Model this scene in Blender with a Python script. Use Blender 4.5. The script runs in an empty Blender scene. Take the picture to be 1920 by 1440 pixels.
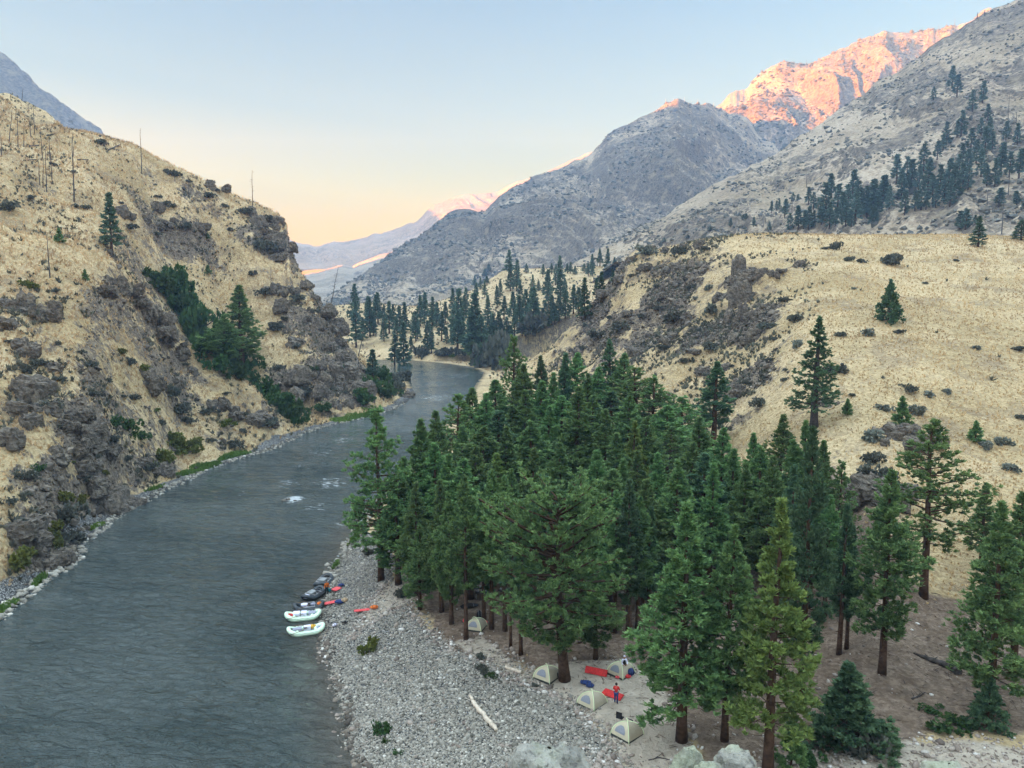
import bpy, math, random
import numpy as np
from mathutils import Vector

sc = bpy.context.scene
col = sc.collection
random.seed(11)
PI = math.pi
# ------------------------------------------------------------------ camera
CAMZ, FPX, PITCH = 36.0, 1450.0, math.radians(6.5)
cp, sp = math.cos(PITCH), math.sin(PITCH)
cam_d = bpy.data.cameras.new('camera'); cam = bpy.data.objects.new('camera', cam_d); col.objects.link(cam)
cam.location = (0, 0, CAMZ); cam.rotation_euler = (PI/2 - PITCH, 0, 0)
cam_d.sensor_width = 36; cam_d.lens = 36*FPX/1920; cam_d.clip_start = 0.2; cam_d.clip_end = 30000
sc.camera = cam

def ray(u, v):
    x = (u-960)/FPX; y = (720-v)/FPX
    return x, cp+y*sp, -sp+y*cp
def at(u, v, Y):
    d = ray(u, v); k = Y/d[1]
    return d[0]*k, Y, CAMZ+d[2]*k
def on_level(u, v, z):
    d = ray(u, v); k = (z-CAMZ)/d[2]
    return d[0]*k, d[1]*k
def metres(px, Y, z):
    return px*(Y*cp+(CAMZ-z)*sp)/FPX

# ------------------------------------------------------------------ helpers
def tag(o, label=None, cat=None, group=None, kind=None):
    if label: o['label'] = label
    if cat: o['category'] = cat
    if group: o['group'] = group
    if kind: o['kind'] = kind
    return o
def new_mesh(name, V, F, mats=(), mi=None, smooth=False, attrs=None):
    V = np.ascontiguousarray(V, dtype=np.float32)
    if isinstance(F, np.ndarray): F = [F]
    F = [np.asarray(f, dtype=np.int32) for f in F if len(f)]
    me = bpy.data.meshes.new(name)
    me.vertices.add(len(V)); me.vertices.foreach_set('co', V.ravel())
    tot = np.concatenate([np.full(len(f), f.shape[1], np.int32) for f in F])
    idx = np.concatenate([f.ravel() for f in F])
    me.loops.add(len(idx)); me.loops.foreach_set('vertex_index', idx)
    me.polygons.add(len(tot))
    st = np.concatenate([[0], np.cumsum(tot)[:-1]]).astype(np.int32)
    me.polygons.foreach_set('loop_start', st); me.polygons.foreach_set('loop_total', tot)
    if mi is not None: me.polygons.foreach_set('material_index', np.asarray(mi, np.int32))
    me.polygons.foreach_set('use_smooth', np.full(len(tot), bool(smooth)))
    me.update(calc_edges=True)
    for m in mats: me.materials.append(m)
    for k, a in (attrs or {}).items():
        at_ = me.attributes.new(k, 'FLOAT', 'POINT'); at_.data.foreach_set('value', np.asarray(a, np.float32).ravel())
    return me
def link(name, me, parent=None):
    o = bpy.data.objects.new(name, me); col.objects.link(o)
    if parent: o.parent = parent
    return o
def empty(name, loc, rz=0, sc_=(1, 1, 1)):
    o = bpy.data.objects.new(name, None); col.objects.link(o)
    o.location = loc; o.rotation_euler = (0, 0, rz); o.scale = sc_; o.empty_display_size = .3
    return o
def grid_faces(n, m, close_n=False):
    # index i*m+j ; n x m
    i = np.arange(n if close_n else n-1)[:, None]; j = np.arange(m-1)[None, :]
    i2 = (i+1) % n
    return np.stack([i*m+j, i2*m+j, i2*m+j+1, i*m+j+1], -1).reshape(-1, 4)
class MB:
    """collects shapes into one mesh"""
    def __init__(s): s.V = []; s.F3 = []; s.F4 = []; s.n = 0
    def add(s, V, F):
        V = np.asarray(V, float); F = np.asarray(F, int)
        (s.F3 if F.shape[1] == 3 else s.F4).append(F+s.n); s.V.append(V); s.n += len(V)
    def tube(s, pts, rad, k=6, cap=True):
        pts = np.asarray(pts, float); n = len(pts)
        rad = np.full(n, rad) if np.isscalar(rad) else np.asarray(rad, float)
        T = np.gradient(pts, axis=0); T /= np.linalg.norm(T, axis=1)[:, None]+1e-9
        ref = np.array([0, 0, 1.]) if abs(T[0][2]) < .9 else np.array([1., 0, 0])
        A = np.cross(T, ref); A /= np.linalg.norm(A, axis=1)[:, None]+1e-9
        B = np.cross(T, A)
        th = np.arange(k)*2*PI/k
        V = pts[:, None]+rad[:, None, None]*(np.cos(th)[None, :, None]*A[:, None]+np.sin(th)[None, :, None]*B[:, None])
        j = np.arange(k); i = np.arange(n-1)[:, None]
        F = np.stack([i*k+j, i*k+(j+1) % k, (i+1)*k+(j+1) % k, (i+1)*k+j], -1).reshape(-1, 4)
        s.add(V.reshape(-1, 3), F)
        if cap:
            for b, r in ((0, 1), (n-1, -1)):
                base = s.n; s.V.append(pts[b:b+1]); s.n += 1
                ring = base-n*k+b*k+np.arange(k) if b == 0 else base-1-k+np.arange(k)+0
                if b == 0: ring = base-n*k+np.arange(k)
                else: ring = base-1-k+np.arange(k)
                nx = np.roll(ring, -1)
                s.F3.append(np.stack([np.full(k, base), ring if r < 0 else nx, nx if r < 0 else ring], -1))
    def box(s, c, size, rz=0, bev=0.0):
        x, y, z = (np.array(size)/2)
        b = min(bev, x*.9, y*.9, z*.9)
        # chamfered box: three nested rings
        rings = []
        for zz, ins in ((-z, b), (-z+b, 0), (z-b, 0), (z, b)):
            X, Y = x-ins, y-ins; c2 = max(b, 1e-4)
            rings.append([(X-c2*(ins == 0), Y, zz), (-X+c2*(ins == 0), Y, zz), (-X, Y-c2*(ins == 0), zz), (-X, -Y+c2*(ins == 0), zz),
                          (-X+c2*(ins == 0), -Y, zz), (X-c2*(ins == 0), -Y, zz), (X, -Y+c2*(ins == 0), zz), (X, Y-c2*(ins == 0), zz)])
        V = np.array(rings, float).reshape(-1, 3)
        ca, sa = math.cos(rz), math.sin(rz)
        V = np.stack([V[:, 0]*ca-V[:, 1]*sa, V[:, 0]*sa+V[:, 1]*ca, V[:, 2]], -1)+np.array(c)
        F = []
        for i in range(3):
            for j in range(8): F.append((i*8+j, i*8+(j+1) % 8, (i+1)*8+(j+1) % 8, (i+1)*8+j))
        s.add(V, F)
        m = s.n-32
        for base, fl in ((m, 1), (m+24, 0)):
            q = [(base, base+1, base+2, base+3), (base, base+3, base+4, base+7), (base+4, base+5, base+6, base+7)]
            s.F4.append(np.array([t[::-1] for t in q] if fl else q))
    def blob(s, c, r, seed=0, amp=.15, nu=12, nv=8, rz=0):
        th = np.linspace(0, 2*PI, nu, endpoint=False)[:, None]; ph = np.linspace(.02, PI-.02, nv)[None]
        d = np.stack([np.cos(th)*np.sin(ph), np.sin(th)*np.sin(ph), np.cos(ph)+0*th], -1).reshape(-1, 3)
        k = 1+amp*fbm(d[:, 0]*1.7+seed*3.1, d[:, 1]*1.7, d[:, 2]*1.7, 3, seed)
        V = d*k[:, None]*np.array(r)
        ca, sa = math.cos(rz), math.sin(rz)
        V = np.stack([V[:, 0]*ca-V[:, 1]*sa, V[:, 0]*sa+V[:, 1]*ca, V[:, 2]], -1)+np.array(c)
        s.add(V, grid_faces(nu, nv, True))
    def mesh(s, name, mats=(), smooth=False, attrs=None):
        F = []
        if s.F3: F.append(np.concatenate(s.F3))
        if s.F4: F.append(np.concatenate(s.F4))
        return new_mesh(name, np.concatenate(s.V), F, mats, None, smooth, attrs)
    def build(s, name, mat, parent=None, smooth=False):
        return link(name, s.mesh(name, [mat], smooth), parent)

def _h(ix, iy, iz, seed):
    h = (ix.astype(np.uint32)*np.uint32(374761393)+iy.astype(np.uint32)*np.uint32(668265263)+iz.astype(np.uint32)*np.uint32(2147483647)+np.uint32(seed*974711+13))
    h = (h ^ (h >> np.uint32(13)))*np.uint32(1274126177)
    h = (h ^ (h >> np.uint32(16)))*np.uint32(2246822519)
    return ((h ^ (h >> np.uint32(15))) & np.uint32(0xffffff)).astype(np.float32)/np.float32(0xffffff)*2-1
def vnoise(x, y, z, seed=0):
    x = np.asarray(x, np.float32); y = np.asarray(y, np.float32); z = np.zeros_like(x)+np.asarray(z, np.float32)
    fx, fy, fz = np.floor(x), np.floor(y), np.floor(z)
    ix, iy, iz = fx.astype(np.int64), fy.astype(np.int64), fz.astype(np.int64)
    dx, dy, dz = x-fx, y-fy, z-fz
    sx, sy, sz = [d*d*d*(d*(d*6-15)+10) for d in (dx, dy, dz)]
    r = 0
    for a in (0, 1):
        wx = sx if a else 1-sx
        for b in (0, 1):
            wy = sy if b else 1-sy
            for c in (0, 1):
                wz = sz if c else 1-sz
                r = r+wx*wy*wz*_h(ix+a, iy+b, iz+c, seed)
    return r
def fbm(x, y, z=0, octv=4, seed=0, gain=.5):
    r = 0; a = 1; t = 0
    x, y, z = np.asarray(x, np.float32), np.asarray(y, np.float32), np.asarray(z, np.float32)
    for o in range(octv):
        r = r+a*vnoise(x+o*17.3, y+o*9.1, z+o*5.7, seed+o); t += a; a *= gain; x = x*2.03; y = y*2.03; z = z*2.03
    return r/t*1.6
def ridged(x, y, z=0, octv=4, seed=0):
    r = 0; a = 1; t = 0
    x, y, z = np.asarray(x, np.float32), np.asarray(y, np.float32), np.asarray(z, np.float32)
    for o in range(octv):
        r = r+a*(1-2*np.abs(vnoise(x+o*3.3, y+o*7.7, z, seed+o))); t += a; a *= .5; x = x*2.1; y = y*2.1; z = z*2.1
    return r/t
def sstep(a, b, x):
    t = np.clip((x-a)/(b-a), 0, 1); return t*t*(3-2*t)
def poly_sd(X, Y, poly):
    """signed distance, positive inside"""
    P = np.asarray(poly, np.float32); Q = np.roll(P, -1, 0)
    d2 = np.full(X.shape, 1e12, np.float32); ins = np.zeros(X.shape, bool)
    for (x0, y0), (x1, y1) in zip(P, Q):
        ex, ey = x1-x0, y1-y0
        t = np.clip(((X-x0)*ex+(Y-y0)*ey)/(ex*ex+ey*ey+1e-9), 0, 1)
        d2 = np.minimum(d2, (X-x0-t*ex)**2+(Y-y0-t*ey)**2)
        c = ((y0 > Y) != (y1 > Y)) & (X < ex*(Y-y0)/(ey if abs(ey) > 1e-9 else 1e-9)+x0)
        ins ^= c
    d = np.sqrt(d2)
    return np.where(ins, d, -d)

# ------------------------------------------------------------------ materials
def mat(name):
    m = bpy.data.materials.new(name); m.use_nodes = True
    nt = m.node_tree; nt.nodes.clear()
    return m, nt
class N:
    def __init__(s, nt): s.nt = nt
    def n(s, typ, **kw):
        o = s.nt.nodes.new(typ)
        for k, v in kw.items():
            if hasattr(o, k) and k not in ('Scale',): setattr(o, k, v)
        return o
    def l(s, a, b): s.nt.links.new(a, b)
    def val(s, sock, x):
        if isinstance(x, bpy.types.NodeSocket): s.l(x, sock)
        else: sock.default_value = x
    def attr(s, name):
        a = s.n('ShaderNodeAttribute'); a.attribute_name = name; return a.outputs['Fac']
    def noise(s, vec, scale, detail=4, rough=.55, dist=0):
        o = s.n('ShaderNodeTexNoise'); s.l(vec, o.inputs['Vector'])
        o.inputs['Scale'].default_value = scale; o.inputs['Detail'].default_value = detail
        o.inputs['Roughness'].default_value = rough; o.inputs['Distortion'].default_value = dist
        return o.outputs['Fac']
    def voro(s, vec, scale, feature='F1', out='Distance'):
        o = s.n('ShaderNodeTexVoronoi'); o.feature = feature; s.l(vec, o.inputs['Vector']); o.inputs['Scale'].default_value = scale
        return o.outputs[out]
    def ramp(s, fac, stops):
        o = s.n('ShaderNodeValToRGB'); s.l(fac, o.inputs[0]); e = o.color_ramp.elements
        while len(e) < len(stops): e.new(.5)
        for el, (p, c) in zip(e, stops): el.position = p; el.color = (*c, 1) if len(c) == 3 else c
        return o.outputs[0]
    def mix(s, fac, a, b, mode='MIX'):
        o = s.n('ShaderNodeMix', data_type='RGBA', blend_type=mode)
        s.val(o.inputs[0], fac)
        for k, x in ((6, a), (7, b)):
            if isinstance(x, bpy.types.NodeSocket): s.l(x, o.inputs[k])
            else: o.inputs[k].default_value = (*x, 1)
        return o.outputs[2]
    def math(s, op, a, b=0.0, clamp=False):
        o = s.n('ShaderNodeMath', operation=op); o.use_clamp = clamp
        s.val(o.inputs[0], a); s.val(o.inputs[1], b); return o.outputs[0]
    def rng(s, x, a, b, c=0., d=1.):
        o = s.n('ShaderNodeMapRange'); o.interpolation_type = 'SMOOTHSTEP'
        s.l(x, o.inputs[0])
        for i, q in enumerate((a, b, c, d)): o.inputs[i+1].default_value = q
        return o.outputs[0]
    def pos(s): return s.n('ShaderNodeNewGeometry').outputs['Position']
    def obj(s): return s.n('ShaderNodeTexCoord').outputs['Object']
    def mapping(s, vec, scale=(1, 1, 1), rot=(0, 0, 0)):
        o = s.n('ShaderNodeMapping'); s.l(vec, o.inputs[0]); o.inputs['Scale'].default_value = scale; o.inputs['Rotation'].default_value = rot
        return o.outputs[0]
    def bump(s, h, strength, dist):
        o = s.n('ShaderNodeBump'); s.l(h, o.inputs['Height']); o.inputs['Strength'].default_value = strength; o.inputs['Distance'].default_value = dist
        return o.outputs[0]
    def bsdf(s, color, rough=.9, normal=None, spec=.2, metal=0):
        o = s.n('ShaderNodeBsdfPrincipled')
        if isinstance(color, bpy.types.NodeSocket): s.l(color, o.inputs['Base Color'])
        else: o.inputs['Base Color'].default_value = (*color, 1)
        s.val(o.inputs['Roughness'], rough); o.inputs['Specular IOR Level'].default_value = spec; o.inputs['Metallic'].default_value = metal
        if normal: s.l(normal, o.inputs['Normal'])
        return o.outputs[0]
    def out(s, sh): 
        o = s.n('ShaderNodeOutputMaterial'); s.l(sh, o.inputs[0]); return o

def simple(name, c, rough=.7, var=.15, scale=8, spec=.3, metal=0, bump=0.0):
    m, nt = mat(name); k = N(nt); p = k.obj()
    nz = k.noise(p, scale, 4)
    cc = k.mix(k.rng(nz, .3, .7), tuple(x*(1-var) for x in c), tuple(min(1, x*(1+var)) for x in c))
    k.out(k.bsdf(cc, rough, k.bump(nz, .4, bump) if bump else None, spec, metal)); return m

def land_material(name, far=False, s=1.0, tan=(.575, .445, .248), dark=.75):
    """dry grass, rock, scree, soil, cobbles, sand and green turf mixed by the masks of the mesh"""
    m, nt = mat(name); k = N(nt); p = k.pos()
    n_fine = k.noise(p, 1.9*s, 6, .65); n_mid = k.noise(p, .33*s, 5, .6); n_big = k.noise(p, .045*s, 4, .55)
    n_x = k.noise(k.mapping(p, (1, 1, .35)), .9*s, 5, .7, .6)
    d = lambda c, f: tuple(x*f for x in c)
    g = k.mix(k.rng(n_mid, .32, .68), d(tan, .80), tan)
    g = k.mix(k.rng(n_big, .35, .65), g, (tan[0]*1.22, tan[1]*1.24, tan[2]*1.32))
    g = k.mix(k.math('MULTIPLY', k.rng(k.noise(p, .12*s, 5, .65, .5), .48, .66), .6), g, (.30, .235, .165))
    g = k.mix(k.math('MULTIPLY', k.rng(k.noise(k.mapping(p, (.22, 1.5, 1.2)), .055*s, 4, .6), .50, .64), .85), g, (tan[0]*1.25, tan[1]*1.28, tan[2]*1.4))
    tus = k.rng(n_fine, .40, .60)
    g = k.mix(tus, k.mix(1., g, (.72, .69, .66), 'MULTIPLY'), g)
    g = k.mix(k.math('MULTIPLY', k.rng(n_x, .55, .70), .32), g, (.19, .165, .135))
    rk = k.mix(k.rng(n_fine, .35, .65), (.108*dark, .086*dark, .068*dark), (.29*dark, .24*dark, .19*dark))
    rk = k.mix(k.math('MULTIPLY', k.rng(n_mid, .52, .66), .6), rk, (.34, .28, .19))
    rk = k.mix(k.math('MULTIPLY', k.rng(k.voro(k.mapping(p, (1, 1, 1.8)), .55*s), .02, .12, 1, 0), .6), rk, (.04, .04, .042))
    r_m = k.math('ADD', k.attr('rock'), k.math('ADD', k.math('MULTIPLY', k.math('SUBTRACT', n_x, .5), 1.7), k.math('MULTIPLY', k.math('SUBTRACT', n_mid, .5), 1.2)))
    cc = k.mix(k.rng(r_m, .36, .66), g, rk)
    if not far:
        so = k.mix(k.rng(n_mid, .35, .65), (.24, .178, .13), (.345, .265, .20))
        so = k.mix(k.rng(n_fine, .42, .62), k.mix(1., so, (.68, .66, .66), 'MULTIPLY'), so)
        cc = k.mix(k.rng(k.math('ADD', k.attr('dirt'), k.math('MULTIPLY', k.math('SUBTRACT', n_mid, .5), .7)), .40, .62), cc, so)
        sa = k.mix(k.rng(n_mid, .35, .65), (.47, .405, .325), (.58, .505, .41))
        sa = k.mix(k.math('MULTIPLY', k.rng(n_fine, .58, .66), .4), sa, (.20, .165, .13))
        cc = k.mix(k.rng(k.math('ADD', k.attr('sand'), k.math('MULTIPLY', k.math('SUBTRACT', n_mid, .5), .6)), .38, .62), cc, sa)
        v1 = k.n('ShaderNodeTexVoronoi'); k.l(p, v1.inputs['Vector']); v1.inputs['Scale'].default_value = 5.5
        sep = k.n('ShaderNodeSeparateColor'); k.l(v1.outputs['Color'], sep.inputs[0])
        co = k.ramp(sep.outputs[0], [(0, (.16, .165, .165)), (.45, (.36, .36, .35)), (.85, (.5, .495, .47)), (1, (.66, .66, .63))])
        co = k.mix(k.rng(v1.outputs['Distance'], .30, .60), co, (.05, .05, .05))
        cc = k.mix(k.rng(k.math('ADD', k.attr('cobble'), k.math('MULTIPLY', k.math('SUBTRACT', n_mid, .5), .5)), .42, .58), cc, co)
        gr = k.mix(k.rng(n_fine, .35, .65), (.065, .135, .03), (.14, .23, .05))
        cc = k.mix(k.rng(k.math('ADD', k.attr('green'), k.math('MULTIPLY', k.math('SUBTRACT', n_x, .5), .9)), .42, .62), cc, gr)
        wet = k.attr('wet')
        cc = k.mix(wet, cc, k.mix(1., cc, (.35, .36, .38), 'MULTIPLY'))
    h = k.math('ADD', k.math('MULTIPLY', n_fine, .5), k.math('MULTIPLY', n_x, 1.2))
    k.out(k.bsdf(cc, .92, k.bump(h, .5 if far else .9, .8/s), .12)); return m
# ------------------------------------------------------------------ the river bed and the near land
bank_l = [on_level(u, v, 0) for u, v in [(0, 1160), (60, 1112), (105, 1078), (140, 1050), (165, 1020), (190, 990), (240, 955), (300, 925), (350, 900), (400, 878), (450, 860), (500, 845), (540, 828), (575, 812), (610, 800), (655, 790), (700, 780), (740, 766), (762, 755), (772, 742), (775, 733)]]
bank_far = [on_level(u, v, 0) for u, v in [(770, 676), (840, 682), (888, 690), (908, 700)]]
bank_r = [on_level(u, v, 0) for u, v in [(897, 715), (880, 740), (858, 770), (830, 800), (790, 850), (745, 900), (700, 950), (660, 1000), (632, 1050), (613, 1090), (606, 1135), (612, 1190), (625, 1250), (645, 1340), (672, 1440)]]
river = ([(-64, -60), (-62, 40), (-60, 70)] + bank_l + [(-44, 326), (-60, 342), (-110, 352), (-420, 335)] +
         [(-420, 430), (-110, 442)] + bank_far + bank_r + [(-9, 40), (-6, 10), (-5, -60)])
CT = []   # control points (a, Y, z)
def c(u, v, Y): x, y, z = at(u, v, Y); CT.append((x/y, y, z))
def cz(u, Y, z): CT.append(((u-960)/FPX, Y, z))
def cx(X, Y, z): CT.append((X/Y, Y, z))
for (x, y) in bank_l+bank_far+bank_r: cx(x, y, 0.0)
for t in [(0,1050,90),(0,900,101),(0,800,113),(0,700,128),(0,600,143),(0,500,157),(0,440,170),(0,400,205),(0,300,240),(0,220,275),(0,178,300),
          (100,900,108),(100,800,120),(100,700,133),(100,600,148),(100,520,160),(100,470,172),(100,455,198),(100,400,225),(100,300,260),(100,232,300),
          (0,150,370),(60,172,370),(110,195,370),(190,247,300),(267,270,300),(330,305,300),(400,340,305),(450,365,315),(500,385,325),(530,405,333),
          (200,900,122),(200,800,133),(200,700,146),(200,600,160),(200,540,172),(200,490,184),(200,468,212),(200,400,240),(200,320,270),
          (300,850,148),(300,750,162),(300,650,180),(285,570,200),(300,520,245),(300,450,265),(300,380,280),
          (400,800,175),(400,730,190),(400,665,205),(400,600,255),(400,540,265),(400,480,280),(400,420,292),
          (480,730,205),(520,770,207),(500,700,238),(500,640,250),(500,580,262),(500,520,275),(500,450,300),
          (600,760,225),(600,700,240),(600,640,255),(600,600,265),(597,562,283),(650,740,238),(650,690,258),(642,648,277),
          (700,740,247),(700,710,275),(692,682,300),(560,517,287),(615,600,281),(730,702,310),
          (-120,1000,92),(-120,800,108),(-120,600,138),(-120,430,170),(-120,300,230),(-120,120,320),(-220,400,180),(-220,100,330),
          (1400,750,150),(1300,750,165),(1400,650,175),(1400,560,200),(1400,500,220),(1400,441,255),(1300,455,255),(1250,463,262),(1180,478,272),
          (1120,560,280),(1060,620,290),(1000,662,300),(960,690,312),(1200,550,245),(1200,620,225),(1200,680,205),(1100,650,250),(1100,700,225),
          (1300,560,220),(1300,650,190),(1500,440,260),(1600,440,263),(1700,439,265),(1920,445,270),(2080,450,272),(1500,500,215),(1700,500,215),(1900,500,215),(2080,500,215),
          (1500,560,185),(1700,560,180),(1900,560,180),(1700,610,158),(1900,620,158),(1500,650,152),(1700,700,132),(1900,700,135),(2080,700,135),
          (1500,740,133),(1525,800,118),(1700,800,114),(1900,800,117),(1700,900,97),(1900,900,100),(2080,900,100),(1650,960,89),(1640,1010,84),(1900,1010,86),
          (780,650,450),(870,643,450),(700,640,480),(800,600,540),(700,590,560),(700,568,650),(620,575,640),(780,575,640),(850,556,650),(900,540,660),(945,507,680),(1000,503,690),
          (1060,497,700),(1130,480,720),(1155,462,740),(1185,448,760),(1260,440,780),(950,545,600),(1000,545,590),(870,570,580),(1100,540,560),(1000,600,480),(1060,572,460),
          (905,645,432),(960,650,410)]: c(*t)
for t in [(0,190,49),(0,330,113),(0,460,118),(100,330,103),(150,370,108),(150,450,90),(250,380,70),(350,380,58),(450,400,45),(545,336,66),(548,338,56),(552,339,46),(556,341,36),(563,343,24),(575,346,12),
          (200,198,43),(300,222,27),(400,230,13),(490,224,5),(545,221,1.5),(620,330,14),(660,335,8),(700,335,4),
          (1762,77,5),(1600,80,4.6),(1920,78,5),(2080,80,6),(1500,86,5),(1400,98,6),(1300,110,6.5),(1200,130,7),(1100,150,7),(1000,180,6),(950,230,5),(930,290,4),
          (700,75,1.2),(760,80,2.2),(860,74,2.6),(1000,66,2.6),(1100,60,2.6),(1170,57,2.7),(1300,54,2.8),(1500,54,3.0),(1700,60,3.4),(1900,56,3.6),(2080,56,4.2),
          (760,100,2.4),(850,105,3),(950,92,3.2),(1100,92,3.6),(1250,85,3.8),(1400,75,3.6),(900,150,3.2),(980,125,4),(880,200,2.5),
          (800,55,1.6),(1000,50,2),(1000,30,2),(1500,30,2.5),(2080,30,3),(400,30,-1),(0,40,-1),(700,30,0.5),
          (1180,330,38),(1060,340,12),(980,360,5),(1300,330,44),(1500,330,50),(1700,330,52),(1920,330,54),(1300,450,40),(1500,450,60),(1920,450,66),
          (700,800,10),(900,850,20),(1100,900,40),(1300,950,90),(500,500,20),(350,500,30),(400,800,10),(1600,800,90),(1900,800,110),(100,600,60),(0,900,60)]: cz(*t)
CT = np.array(CT)
SC = 450.0
def tps_solve(P, val, lam):
    n = len(P); d = np.linalg.norm(P[:, None]-P[None], axis=2)/300
    K = np.where(d > 0, d*d*np.log(d+1e-12), 0)+lam*np.eye(n)
    Q = np.c_[np.ones(n), P/1000]
    A = np.block([[K, Q], [Q.T, np.zeros((3, 3))]])
    return np.linalg.solve(A, np.r_[val, 0, 0, 0])
Pc = np.c_[CT[:, 0]*FPX, SC*np.log(CT[:, 1])]
Wt = tps_solve(Pc, CT[:, 2]/CT[:, 1], 2e-3)
def tps(a, Y):
    p = np.c_[a.ravel()*FPX, SC*np.log(Y.ravel())].astype(np.float32)
    out = np.empty(len(p), np.float32)
    P32 = Pc.astype(np.float32); w = Wt.astype(np.float32); n = len(P32)
    for i in range(0, len(p), 40000):
        q = p[i:i+40000]
        d2 = ((q[:, None, 0]-P32[None, :, 0])**2+(q[:, None, 1]-P32[None, :, 1])**2)/np.float32(90000)
        out[i:i+40000] = (0.5*d2*np.log(d2+1e-12))@w[:n]+w[n]+(q/1000)@w[n+1:]
    return (out.reshape(a.shape))*Y

NA, NY = 1300, 900
ga = np.linspace(-.95, .95, NA); gY = np.exp(np.linspace(math.log(24), math.log(1000), NY))
A2, Y2 = np.meshgrid(ga, gY, indexing='ij'); X2 = A2*Y2
# coarse solve, then bilinear refine
ca_ = np.linspace(-.95, .95, 325); cy_ = np.linspace(math.log(24), math.log(1000), 226)
cA, cY = np.meshgrid(ca_, np.exp(cy_), indexing='ij')
zc = tps(cA, cY)/cY
def bil(G, fi, fj):
    i = np.clip(fi.astype(int), 0, G.shape[0]-2); j = np.clip(fj.astype(int), 0, G.shape[1]-2)
    s, t = fi-i, fj-j
    return (G[i, j]*(1-s)*(1-t)+G[i+1, j]*s*(1-t)+G[i, j+1]*(1-s)*t+G[i+1, j+1]*s*t)
Z2 = bil(zc, (A2+.95)/1.90*324, (np.log(Y2)-cy_[0])/(cy_[-1]-cy_[0])*225)*Y2
sdr = -poly_sd(X2, Y2, river)            # positive on land
sdr = sdr+fbm(X2/5, Y2/5, 0, 3, 5)*.7
def first_hit(u, v, Yg, Zg, a0, a1, ymin=0):
    d = ray(u, v); a = d[0]/d[1]; s = d[2]/d[1]
    i = int(round((a-a0)/(a1-a0)*(Yg.shape[0]-1)))
    if i < 0 or i >= Yg.shape[0]: return None
    yy, zz = Yg[i], Zg[i]
    ok = np.nonzero((zz >= CAMZ+yy*s) & (yy > ymin))[0]
    if not len(ok): return None
    j = ok[0]; return a*yy[j], float(yy[j]), float(zz[j])
# masks from world-space blobs (u, v, half width px, half height px, weight) -> a spot on the land
def blob_mask(lst, Z, depthk=2.2):
    M = np.zeros_like(X2)
    for (u, v, ru, rv, w) in lst:
        h = first_hit(u, v, Y2, Z, -.95, .95)
        if h is None: continue
        x, y, z = h; rx = metres(ru, y, z); rz = metres(rv, y, z); ry = max(rx, rz*depthk)
        sel = np.abs(Y2[0]-y) < 2.6*ry
        if not sel.any(): continue
        j0, j1 = np.nonzero(sel)[0][[0, -1]]
        d2 = ((X2[:, j0:j1+1]-x)/rx)**2+((Y2[:, j0:j1+1]-y)/ry)**2+((Z[:, j0:j1+1]-z)/rz)**2
        M[:, j0:j1+1] = np.maximum(M[:, j0:j1+1], w*np.exp(-d2*.8))
    return M
rock_blobs = [(40,590,80,45,.8),(30,690,70,40,.7),(60,760,110,40,.85),(150,800,100,40,.9),(210,545,55,30,.85),(285,610,50,50,.8),(330,420,60,28,1),(270,430,40,22,.7),
  (510,440,40,50,1.2),(535,470,22,60,1.3),(470,420,50,30,.6),(600,640,45,80,1.1),(640,700,40,60,1.1),(570,600,50,60,.9),(560,690,60,40,.7),(640,760,50,30,1),(480,770,60,40,.75),(400,750,70,30,.75),
  (250,700,60,35,.7),(190,850,70,40,.8),(100,900,60,50,.7),(220,940,50,35,1.1),(60,1040,70,40,1),(150,990,50,40,.9),(300,860,60,30,.7),(330,700,50,40,.6),(560,540,50,30,.7),
  (110,215,26,16,1.2),(130,225,16,20,1.3),(290,250,30,14,.5),(350,350,30,20,.5),(440,390,30,20,.5),
  (1240,480,80,26,1.3),(1180,500,40,40,1.1),(1390,540,24,50,1.1),(1440,520,60,18,1.0),(1500,500,30,8,.8),(1250,640,110,60,1.),(1150,650,80,50,.95),(1330,640,80,50,.95),(1300,520,70,36,.9),(1120,590,60,50,1.),(1200,700,60,40,.9),(1370,600,60,50,.9),(1450,570,40,30,.8),(1230,530,60,30,.8),
  (1420,600,50,40,.7),(1690,818,36,14,.9),(1650,920,34,44,1.1),(1320,740,60,40,.6),(1400,700,50,50,.5),(1600,790,40,14,.6),(1550,760,60,20,.5),(1450,640,50,30,.6),(1220,570,50,30,.6)]
green_blobs = [(430,857,34,10,1.2),(395,872,30,10,1.2),(350,895,24,9,1),(290,918,30,8,.6),(180,997,16,10,1.2),(75,1090,28,10,1.1),(15,1130,26,12,1.1),(690,778,34,8,1.1),(640,790,24,6,.9),(655,1012,14,16,1),(637,1040,8,12,.9),(628,1060,7,10,.7),
  (700,765,30,10,.6),(790,738,10,4,1.2),(880,686,22,4,.9),(850,683,20,3,.7),(310,850,30,14,.5),(255,815,30,14,.5)]
sand_blobs = [(400,855,16,5,1.2),(375,868,12,4,1.2)]
def line_mask(pts, width):
    d2 = np.full(X2.shape, 1e9, np.float32)
    for (x0, y0), (x1, y1) in zip(pts[:-1], pts[1:]):
        ex, ey = x1-x0, y1-y0
        t = np.clip(((X2-x0)*ex+(Y2-y0)*ey)/(ex*ex+ey*ey), 0, 1)
        d2 = np.minimum(d2, (X2-x0-t*ex)**2+(Y2-y0-t*ey)**2)
    return np.exp(-d2/width**2)
uy = lambda L: [((u-960)/FPX*Y, Y) for u, Y in L]
crest = [at(*t)[:2] for t in [(0,440,170),(100,470,172),(200,490,184),(285,560,199),(370,640,202),(440,700,205),(500,752,206),(548,790,208)]]
Z2 = Z2-7.5*line_mask(uy([(250,216),(300,223),(400,231),(470,228),(520,224),(555,219)]), 8)+2.6*line_mask(crest, 5)
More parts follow.
